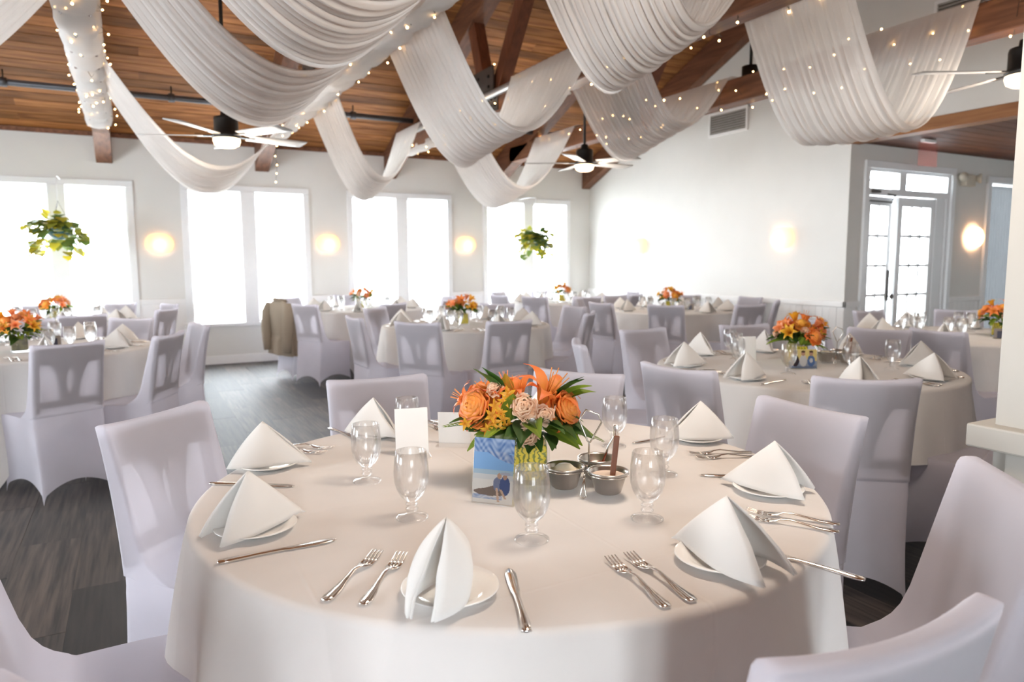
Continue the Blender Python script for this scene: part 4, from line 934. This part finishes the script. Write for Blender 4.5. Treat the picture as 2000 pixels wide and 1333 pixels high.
# ---- flowers
def rose_mesh(name, n=30, open_=1.0, point=0.0, seed=0):
    rr = random.Random(seed); g = G()
    for i in range(n):
        t = (i+.5)/n; a0 = i*2.399+rr.uniform(-.2, .2); wd = (.55+.35*rr.random())*(1.25-.35*t); ro = (.10+.90*t**.8)*open_; ri = .05+.22*t; hh = (1.0-.62*t**1.3)*rr.uniform(.92, 1.08)
        cin = .88*(1-t)**1.3; dome = 1.0-.55*t*t
        def fn(u, v):
            q = (u-.5)*2; wv = math.sin(min(1, .25+v*1.2)*pi/2)*(1-.12*abs(q)**2*v); a = a0+q*wd*wv/(.45+.75*t)
            r = ro*min(1, .30+.9*v**.7)*(1-cin*v**3)+(.05+.05*t)*v*v*math.cos(5*q+i*1.7); e = 1-.16*q*q*v-point*.15*abs(q)*v
            z = -.45+.35*(1-t)+(dome-.1)*math.sin(v*pi/2*(1.0+.15*t))*e-.20*t*t*v**3
            return (r*math.cos(a), r*math.sin(a), z*.8)
        g.grid(fn, 9, 7, a=lambda u, v, t=t: min(1, .05+.55*t*v+.45*v**4*(.4+.6*t)))
    return g.me(name, attr=True)
def lily_mesh(name, seed=0, cup=.5):
    rr = random.Random(seed); g = G()
    for k in range(6):
        a0 = k*pi/3+rr.uniform(-.1, .1); L = rr.uniform(.9, 1.1); w0 = .24 if k % 2 else .17
        def fn(u, v):
            q = (u-.5)*2; w = w0*math.sin(pi*(.08+.92*v)**.75)*1.0; r = (.04+.55*v+.45*v**2.4)*L*(1.15-cup*.5); z = (1.05*v-.62*v**3)*L*(.6+cup)
            x = r; y = q*w; return (x*math.cos(a0)-y*math.sin(a0), x*math.sin(a0)+y*math.cos(a0), z+.10*q*q*w*3*v-.02*abs(q))
        g.grid(fn, 5, 9, a=lambda u, v: .25+.7*v-.25*(1-abs(u-.5)*2)*(1-v))
    for k in range(6):
        a = k*pi/3+.4; g.tube([(0, 0, .05), (.10*math.cos(a), .10*math.sin(a), .5), (.24*math.cos(a), .24*math.sin(a), .95)], .012, 4)
        g.a[-12:] = [0]*12
    return g.me(name, attr=True)
def orchid_mesh(name):
    g = G()
    for k in range(5):
        a0 = k*2*pi/5
        def fn(u, v):
            q = (u-.5)*2; w = .22*math.sin(pi*(.1+.9*v)**.8); x = v; y = q*w; return (x*math.cos(a0)-y*math.sin(a0), x*math.sin(a0)+y*math.cos(a0), .25*v*v+.08*q*q)
        g.grid(fn, 4, 6, a=lambda u, v: .3+.7*v)
    g.grid(lambda u, v: ((u-.5)*.36*math.sin(pi*v), -.1-.5*v, .25+.35*math.sin(pi*v*.8)), 4, 5, a=lambda u, v: 0)
    return g.me(name, attr=True)
def leaf_mesh(name, w=.20, bend=.25, n=9):
    def fn(u, v): q = (u-.5)*2; ww = w*math.sin(pi*(.04+.93*v)**.85); return (q*ww, v, bend*v*(1-v)*1.2-bend*.6*v*v+.35*ww*abs(q)+.012*math.sin(9*v)*q)
    return G().grid(fn, 7, n, a=lambda u, v: .15+.5*abs(u-.5)+.35*v if abs(u-.5) > .05 else .9).me(name, attr=True)
def fern_mesh(name):
    g = G(); g.tube([(0, 0, 0), (0, .5, .10), (0, 1, .02)], [.012, .01, .004], 5)
    for k in range(16):
        v = .12+.86*k/16; z = .4*v*(1-v); L = .22*(1-v)**.6+.03
        for s in (-1, 1): g.add([(0, v-.015, z), (s*L*.6, v+.05, z+.015), (s*L, v+.10, z-.01), (s*L*.45, v+.075, z), (0, v+.02, z)], [(0, 1, 2, 3, 4) if s > 0 else (4, 3, 2, 1, 0)], [.5]*5)
    return g.me(name, attr=True)
FM = dict(rose=rose_mesh('rose', 44, seed=1), rose2=rose_mesh('rose', 40, 1.05, seed=2), blush=rose_mesh('spray_rose', 24, .9, 1.0, 3), bud=rose_mesh('rose_bud', 8, .55, .6, 4), lily=lily_mesh('lily', 5), lily2=lily_mesh('lily', 6, .8),
          orchid=orchid_mesh('orchid'), leaf=leaf_mesh('leaf'), broad=leaf_mesh('leaf', .27, .15), thin=leaf_mesh('leaf', .12, .3), fern=fern_mesh('fern_frond'))
def bloom(parent, name, me, mat, loc, d, size, roll=0.0):
    key = me+'_'+mat; m = FM.get(key)
    if m is None: m = FM[me].copy(); m.materials.clear(); m.materials.append(M[mat]); FM[key] = m
    o = obj(name, m, None, parent, loc); o.scale = (size, size, size)
    o.rotation_euler = (Vector(d).to_track_quat('Z', 'Y').to_matrix().to_4x4() @ Matrix.Rotation(roll, 4, 'Z')).to_euler(); return o
def leafy(parent, me, mat, loc, d, size, roll=0.0, name='leaf'):
    key = me+'_'+mat; m = FM.get(key)
    if m is None: m = FM[me].copy(); m.materials.clear(); m.materials.append(M[mat]); FM[key] = m
    o = obj(name, m, None, parent, loc); o.scale = (size, size, size)
    o.rotation_euler = (Vector(d).to_track_quat('Y', 'Z').to_matrix().to_4x4() @ Matrix.Rotation(roll, 4, 'Y')).to_euler(); return o
def vase(t, leafmat):
    w = .052; h = .112
    g = G(); o_ = [(-w, -w), (w, -w), (w, w), (-w, w)]; i_ = [(-w+.004, -w+.004), (w-.004, -w+.004), (w-.004, w-.004), (-w+.004, w-.004)]
    v = [(x, y, 0) for x, y in o_]+[(x, y, h) for x, y in o_]+[(x, y, h) for x, y in i_]+[(x, y, .008) for x, y in i_]
    f = [(3, 2, 1, 0)]+[(k, (k+1) % 4, 4+(k+1) % 4, 4+k) for k in range(4)]+[(4+k, 4+(k+1) % 4, 8+(k+1) % 4, 8+k) for k in range(4)]+[(8+k, 8+(k+1) % 4, 12+(k+1) % 4, 12+k) for k in range(4)]+[(12, 13, 14, 15)]
    obj('vase', g.add(v, f).me('vase', False), M['glass'], t)
    w -= .007
    obj('leaf_wrap', G().box(-w, w, -w, w, .010, h-.012, b=.006).me('leaf_wrap', False), leafmat, t)
m_, tt, oo = nt('croton_wrap'); p_ = N(tt, 'ShaderNodeBsdfPrincipled', _Roughness=.35); wv = N(tt, 'ShaderNodeTexWave', _Scale=22.0, _Distortion=9.0, _Detail=2.0); wv.inputs['Detail Scale'].default_value = 1.4
tt.links.new(coords(tt, (1.0, 1.0, 2.2)), wv.inputs['Vector']); tt.links.new(ramp(tt, wv.outputs['Fac'], [(.18, (.20, .23, .012)), (.40, (.80, .62, .012))]), p_.inputs['Base Color']); tt.links.new(p_.outputs[0], oo.inputs[0]); M['wrap'] = m_
M['wrap_dark'] = plain('dark_leaf_wrap', (.12, .10, .03), .4, var=.7, scale=30)
def bouquet(tb, label, seed, full=0, off=(0, 0), turn=0.0, dark=False):
    c = (TAB[tb][0]+off[0], TAB[tb][1]+off[1]); rz = -math.atan2(c[0], c[1])+turn; rr = random.Random(seed)
    t = thing('flower_bouquet', label, 'bouquet', (c[0], c[1], TOP), rz, 'table bouquets')
    vase(t, M['wrap_dark'] if dark else M['wrap'])
    C0 = Vector((0, 0, .10))
    def out(p): return (Vector(p)-C0)
    if full == 1:
        bloom(t, 'rose', 'rose', 'rose', (-.128, -.035, .195), (-.55, -.75, .35), .068); bloom(t, 'rose', 'rose2', 'rose', (.088, -.03, .188), (.70, -.60, .35), .062)
        bloom(t, 'lily', 'lily', 'lily', (.035, -.01, .195), (.45, -.25, .9), .105, .3); bloom(t, 'lily', 'lily2', 'lily', (-.028, -.01, .20), (-.05, -.3, 1), .075, .9); bloom(t, 'lily', 'lily', 'lily', (-.095, .0, .20), (-.45, -.2, .9), .070, .1)
        bloom(t, 'lily', 'lily', 'coral', (-.055, .02, .225), (-.2, .1, 1), .055); bloom(t, 'lily', 'lily', 'lily', (-.15, .02, .195), (-.9, 0, .5), .055)
        for p, s in (((-.012, -.085, .208), .042), ((.036, -.080, .186), .034), ((-.004, -.100, .140), .038)): bloom(t, 'spray_rose', 'blush', 'blush', p, (p[0]*3, -1, .25), s)
        bloom(t, 'rose_bud', 'bud', 'blush', (-.010, -.095, .174), (0, -1, .3), .024); bloom(t, 'rose_bud', 'blush', 'blush', (-.085, -.045, .245), (-.3, -.6, .7), .028)
        for k, (x, z) in enumerate(((-.082, .178), (-.068, .160), (-.062, .142), (-.085, .135), (-.072, .122), (-.058, .188), (-.10, .118), (-.09, .155), (-.155, .13), (-.05, .125), (-.05, .205))):
            bloom(t, 'orchid', 'orchid', 'orchid', (x, -.085+.02*rr.random(), z+.03), (rr.uniform(-.6, .4), -1, rr.uniform(-.2, .5)), rr.uniform(.017, .023), rr.random()*6)
        bl = G().lathe([(0, -.008), (.006, -.005), (.008, 0), (.006, .005), (0, .008)], 8).me('berry')
        for p in ((-.055, -.05, .205), (-.045, -.055, .20), (.012, -.05, .205), (.006, -.055, .212)): obj('berry', bl, M['berry'], t, p)
        for a, e, L, me, mt in ((-2.2, .55, .085, 'broad', 'leaf'), (-1.95, .5, .08, 'broad', 'leaf')): leafy(t, me, mt, (-.07, -.02, .215), (math.cos(a)*.9, -.25, .75), L*1.25)
        leafy(t, 'broad', 'croton', (-.055, -.02, .215), (-.03, -.1, 1), .065); leafy(t, 'broad', 'leaf2', (-.045, -.06, .165), (.05, -.35, .8), .085, .3); leafy(t, 'broad', 'leaf', (-.03, -.055, .17), (.35, -.3, .7), .08)
        for d in ((.5, -.2, .75), (.75, -.15, .6), (.62, -.3, .85), (.85, -.1, .45), (.4, -.3, .6)): leafy(t, 'leaf', 'leaf2' if d[0] > .7 else 'leaf', (.065, .0, .19), d, .11, rr.uniform(-.5, .5))
        for k in range(18):
            a = -pi*(k+.5)/18; leafy(t, ('leaf', 'broad')[k % 2], 'leaf' if k % 4 else 'leaf2', (math.cos(a)*.05, math.sin(a)*.05, .135+.03*rr.random()), (math.cos(a), math.sin(a)*.7, rr.uniform(-.35, .15)), rr.uniform(.09, .13), rr.uniform(-.6, .6))
        for k in range(40):
            a = rr.uniform(-pi, 0) if k % 3 else rr.uniform(0, pi); lo = (math.cos(a)*.05, math.sin(a)*.05, rr.uniform(.11, .19)); leafy(t, rr.choice(('leaf', 'broad', 'leaf')), 'leaf' if rr.random() > .22 else 'leaf2', lo, (math.cos(a), math.sin(a), rr.uniform(-.45, .35)), rr.uniform(.07, .105), rr.uniform(-.6, .6))
        leafy(t, 'fern', 'leaf2', (-.06, -.02, .13), (-1, -.15, .08), .155, 0, 'fern_frond'); leafy(t, 'fern', 'leaf2', (.09, -.02, .125), (1, -.3, -.18), .10, 0, 'fern_frond'); leafy(t, 'leaf', 'leaf', (-.10, -.03, .15), (-1, -.3, .25), .10); leafy(t, 'fern', 'leaf', (.06, 0, .20), (.8, .1, .35), .09, 0, 'fern_frond')
    else:
        n = 19 if full else 11
        kinds = [('rose', 'rose', 'rose', .05), ('rose', 'rose2', 'rose_y', .05), ('lily', 'lily', 'lily', .062), ('lily', 'lily2', 'coral', .055), ('spray_rose', 'blush', 'blush', .036), ('lily', 'lily2', 'orchid', .06), ('rose', 'rose', 'coral', .045)]
        for i in range(n):
            a = i*2.399+rr.uniform(-.3, .3); q = math.sqrt((i+.4)/n); e = q*1.25
            d = Vector((math.cos(a)*math.sin(e), math.sin(a)*math.sin(e), math.cos(e))); p = C0+Vector((d.x*.125, d.y*.125, d.z*.105+.025))
            nm, me, mt, s = kinds[(i*3+seed) % len(kinds)]; bloom(t, nm, me, mt, p, d, s*rr.uniform(.9, 1.1), rr.random()*6)
        for i in range(7 if full else 4):
            a = rr.random()*6.28; bloom(t, 'orchid', 'orchid', 'orchid', (math.cos(a)*.12, math.sin(a)*.12, rr.uniform(.13, .2)), (math.cos(a), math.sin(a), .4), .022, a)
        for i in range(52 if full else 30):
            a = i*2.399; lo = (math.cos(a)*.045, math.sin(a)*.045, rr.uniform(.10, .15)); leafy(t, rr.choice(('leaf', 'broad', 'thin')), 'leaf' if rr.random() > .35 else 'leaf2', lo, (math.cos(a), math.sin(a), rr.uniform(-.35, .75)), rr.uniform(.08, .13), rr.uniform(-.5, .5))
    return t
bouquet(1, 'large orange and cream flower bouquet on the nearest table', 1, 1, (.042, -.026))
bouquet(2, 'orange and yellow flower bouquet on the right-hand table', 2, 2, (.05, .07))
bouquet(3, 'orange flower bouquet on the middle table', 3, 0, (-.03, 0))
bouquet(4, 'small orange flower bouquet on the table beside the coat', 4, 0, (.02, .10))
bouquet(5, 'small orange flower bouquet on the far corner table', 5, 0)
bouquet(6, 'orange flower bouquet on the table by the right wall', 6, 0, (-.02, .04))
bouquet(7, 'rust and yellow flower bouquet at the left picture edge', 7, 2, (-.01, -.15), dark=True)
bouquet(8, 'coral flower bouquet on the far left window table', 8, 0)
bouquet(9, 'flower bouquet half hidden by the pillar', 9, 0, (.14, -.2))

# ---- settings on the other tables
def setting(tb, a, near, seed, k=1.0):
    rr = random.Random(seed); c = TAB[tb]; a = rad(a); o = (math.cos(a), math.sin(a)); e = (-math.sin(a), math.cos(a))   # outward, sitter's right
    def P(r, x): return (c[0]+o[0]*r+e[0]*x, c[1]+o[1]*r+e[1]*x)
    p = P(.60+rr.uniform(-.02, .02), rr.uniform(-.02, .02)); tw = rr.uniform(-.35, .35)
    plate(p, ON[tb]); napkin(rr.choice(NAPS), p, a+pi/2+tw, ON[tb], k)
    if near:
        cutlery('fork', P(.60, -.15), a+pi+rr.uniform(-.06, .06), ON[tb]); cutlery('fork', P(.60, -.19), a+pi+rr.uniform(-.06, .06), ON[tb]); cutlery('knife', P(.60, .14), a+pi+rr.uniform(-.06, .06), ON[tb])
    return P
G2 = [(2.825, 2.383), (3.127, 2.266), (3.418, 2.238), (3.131, 3.075), (2.819, 2.711), (3.00, 2.90), (3.50, 2.75)]
for i, a in enumerate((15, 60, 105, 150, -165, -120, -75, -30)): setting(2, a, True, 20+i, 1.05)
for p in G2: goblet(p, ON[2])
photo_stand((3.02, 2.46), rad(-32), .15, .105, PR2, 'photo of three people in an acrylic stand on the right table', .12)
photo_stand((2.99, 2.80), rad(-20)+pi, .10, .14, None, 'blank white card stand beside the goblets on the right table', -.1, True)
caddy((3.36, 2.52), rad(-48), 'on the right-hand table', 'steel wire caddy with sauce bowls on the right-hand table')
OFFS = {3: -43, 4: -22, 5: -15, 6: -6, 7: -28, 8: 10, 9: 22}
for tb, o_ in OFFS.items():
    for i in range(8):
        a = o_+45*i; Pf = setting(tb, a, tb in (3, 7), tb*40+i, 1.05); rr = random.Random(tb*50+i)
        goblet(Pf(.38+rr.uniform(-.03, .03), .06), ON[tb], True)
        if i % 2 == 0: goblet(Pf(.30+rr.uniform(-.03, .03), -.03), ON[tb], True)
for tb, p, rz, lb in ((3, (.22, -.10), -.3, 'small dark photo stand beside the bouquet on the middle table'), (5, (.12, -.12), -.5, 'small dark photo stand on the far corner table'),
                      (6, (.10, -.16), -.7, 'small dark photo stand on the table by right wall'), (9, (-.05, -.32), -.9, 'photo stand with dark picture on the table by French doors'), (7, (.15, .05), .1, 'small photo stand behind the goblets on the left table')):
    photo_stand((TAB[tb][0]+p[0], TAB[tb][1]+p[1]), rz, .105, .10, PR3, lb)

# ---- coat over a chair back
c = TAB[4]; a = rad(-163); cx, cy = c[0]+1.1*math.cos(a), c[1]+1.1*math.sin(a); ang = a+pi
t = thing('coat', 'beige coat hung over a chair back near the windows', 'coat', (cx+math.cos(ang)*.27, cy+math.sin(ang)*.27, 0), ang-pi/2)
def coat_fn(u, v):
    th = 2*pi*u; z = .905-.62*v; w = .20+.05*math.sin(min(1, v*5)*pi/2)+.02*v; d = .035+.030*math.sin(min(1, v*4)*pi/2)+.03*v
    k = 1+.10*v*math.sin(7*th)+.05*v*math.sin(13*th+2); cxx = math.cos(th); sxx = math.sin(th); e = (abs(cxx)**3+abs(sxx)**3)**(-1/3)
    sh = math.sin(min(1, (v+.03)*12)*pi/2)
    return (w*e*cxx*k*(.6+.4*sh), yb(max(.46, z))-.02+.03+d*e*sxx*k*sh-(.02 if z < .46 else 0), z-.03*abs(cxx)**2*(1-v))
obj('body', G().grid(coat_fn, 64, 26, closed_u=True).me('body'), M['coat'], t)
for s in (-1, 1):
    g = G().tube([(s*.20, -.28, .85), (s*.245, -.30, .76), (s*.25, -.315, .60), (s*.235, -.32, .45), (s*.225, -.315, .33)], [.05, .058, .055, .05, .045], 14); obj('sleeve', g.me('sleeve'), M['coat'], t)
obj('collar', G().tube([(-.10, -.235, .895), (-.06, -.30, .905), (0, -.325, .91), (.06, -.30, .905), (.10, -.235, .895)], [.014, .02, .022, .02, .014], 10).me('collar'), M['coat'], t)

# ---- hanging plants in front of the windows
HEART = None
def ivy_mesh():
    def fn(u, v): q = (u-.5)*2; w = .5*math.sin(pi*(.12+.86*v)**.62); return (q*w, v, .18*v*(1-v)+.10*abs(q)*w)
    return G().grid(fn, 5, 6, a=lambda u, v: .5).me('leaf', attr=True)
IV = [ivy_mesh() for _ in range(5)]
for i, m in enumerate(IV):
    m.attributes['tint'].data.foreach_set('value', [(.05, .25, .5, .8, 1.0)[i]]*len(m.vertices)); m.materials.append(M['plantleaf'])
def hanging(p, label, seed, hook_z, size=1.0):
    rr = random.Random(seed); t = thing('hanging_plant', label, 'hanging plant', p, 0, 'hanging plants')
    obj('pot', lathe_me('pot', [(0, -.08), (.06, -.08), (.10, -.03), (.125, .05), (.13, .055), (.122, .06), (.09, .03), (0, .03)], 24), M['pot'], t)
    for k in range(3):
        a = k*2.09; obj('hanger_wire', G().tube([(.125*math.cos(a), .125*math.sin(a), .055), (0, 0, .34)], .002, 5).me('hanger_wire'), M['black'], t)
    obj('hanger_hook', G().tube([(0, 0, .34), (0, 0, hook_z-p[2]), (0, .25, hook_z-p[2]+.02), (0, WALL_Y-p[1]-.06, hook_z-p[2]+.02)], .006, 6).me('hanger_hook'), M['frame'], t)
    for k in range(26):
        a = rr.random()*6.28; L = rr.uniform(.18, .34)*size; dr = rr.uniform(-.30, .16)
        pts = [(.05*math.cos(a), .05*math.sin(a), .05), (L*.55*math.cos(a), L*.55*math.sin(a), .12+.4*max(0, dr)), (L*math.cos(a), L*math.sin(a), .02+dr*.6), (L*1.02*math.cos(a), L*1.02*math.sin(a), dr*.95)]
        obj('trailing_stem', G().tube(pts, .0025, 5).me('trailing_stem'), M['stem'], t)
        for j in range(9):
            q = j/8; s_ = min(2, int(q*3)); w = q*3-s_; P_ = Vector(pts[s_]).lerp(Vector(pts[s_+1]), w); aa = a+rr.uniform(-1.5, 1.5)
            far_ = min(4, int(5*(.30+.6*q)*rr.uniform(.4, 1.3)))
            leafy_o = obj('leaf', IV[far_], None, t, P_); sz = rr.uniform(.08, .13); leafy_o.scale = (sz, sz, sz)
            leafy_o.rotation_euler = Vector((math.cos(aa), math.sin(aa), rr.uniform(-.9, .3))).to_track_quat('Y', 'Z').to_euler()
_hang = hanging
def hanging(p, label, seed, hook_z, size=1.0):
    _hang(p, label, seed, hook_z, size); t = D.objects[[o.name for o in D.objects if o.name.startswith('hanging_plant')][-1]]; rr = random.Random(seed+50)
    for k in range(95):
        a = rr.random()*6.28; e = rr.uniform(-.9, 1.0); r = rr.uniform(.13, .30)*size; P_ = Vector((r*math.cos(a)*math.cos(e), r*math.sin(a)*math.cos(e), r*math.sin(e)*.85+.01))
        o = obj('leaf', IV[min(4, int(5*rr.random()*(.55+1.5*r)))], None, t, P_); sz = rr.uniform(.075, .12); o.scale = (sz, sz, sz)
        o.rotation_euler = (P_+Vector((rr.uniform(-.1, .1), rr.uniform(-.1, .1), rr.uniform(-.25, .05)))).to_track_quat('Y', 'Z').to_euler()
hanging((-.66, 9.30, 1.66), 'yellow-green trailing plant hanging before the left window', 3, 2.27)
hanging((5.42, 9.30, 1.62), 'yellow-green trailing plant hanging before the far corner window', 4, 2.27, .85)
# ================================================================ labels: which one of its like
ORD = ['leftmost', 'second from left', 'third from left', 'fourth from left', 'fifth from left', 'sixth from left', 'seventh from left', 'eighth from left', 'ninth from left', 'tenth from left']+[w+' from left' for w in ('eleventh', 'twelfth', 'thirteenth', 'fourteenth', 'fifteenth', 'sixteenth', 'seventeenth', 'eighteenth')]
by = {}
for o, base, where, noun, x in LABELS: by.setdefault((base, where), []).append((x, o, noun))
for (base, where), L in by.items():
    L.sort(key=lambda q: q[0])
    for i, (x, o, noun) in enumerate(L):
        if len(L) == 1: o['label'] = base+' '+where
        else: o['label'] = '%s %s, %s' % (base, where, 'rightmost' if i == len(L)-1 else (ORD[i] if i < len(ORD) else 'near the right end'))
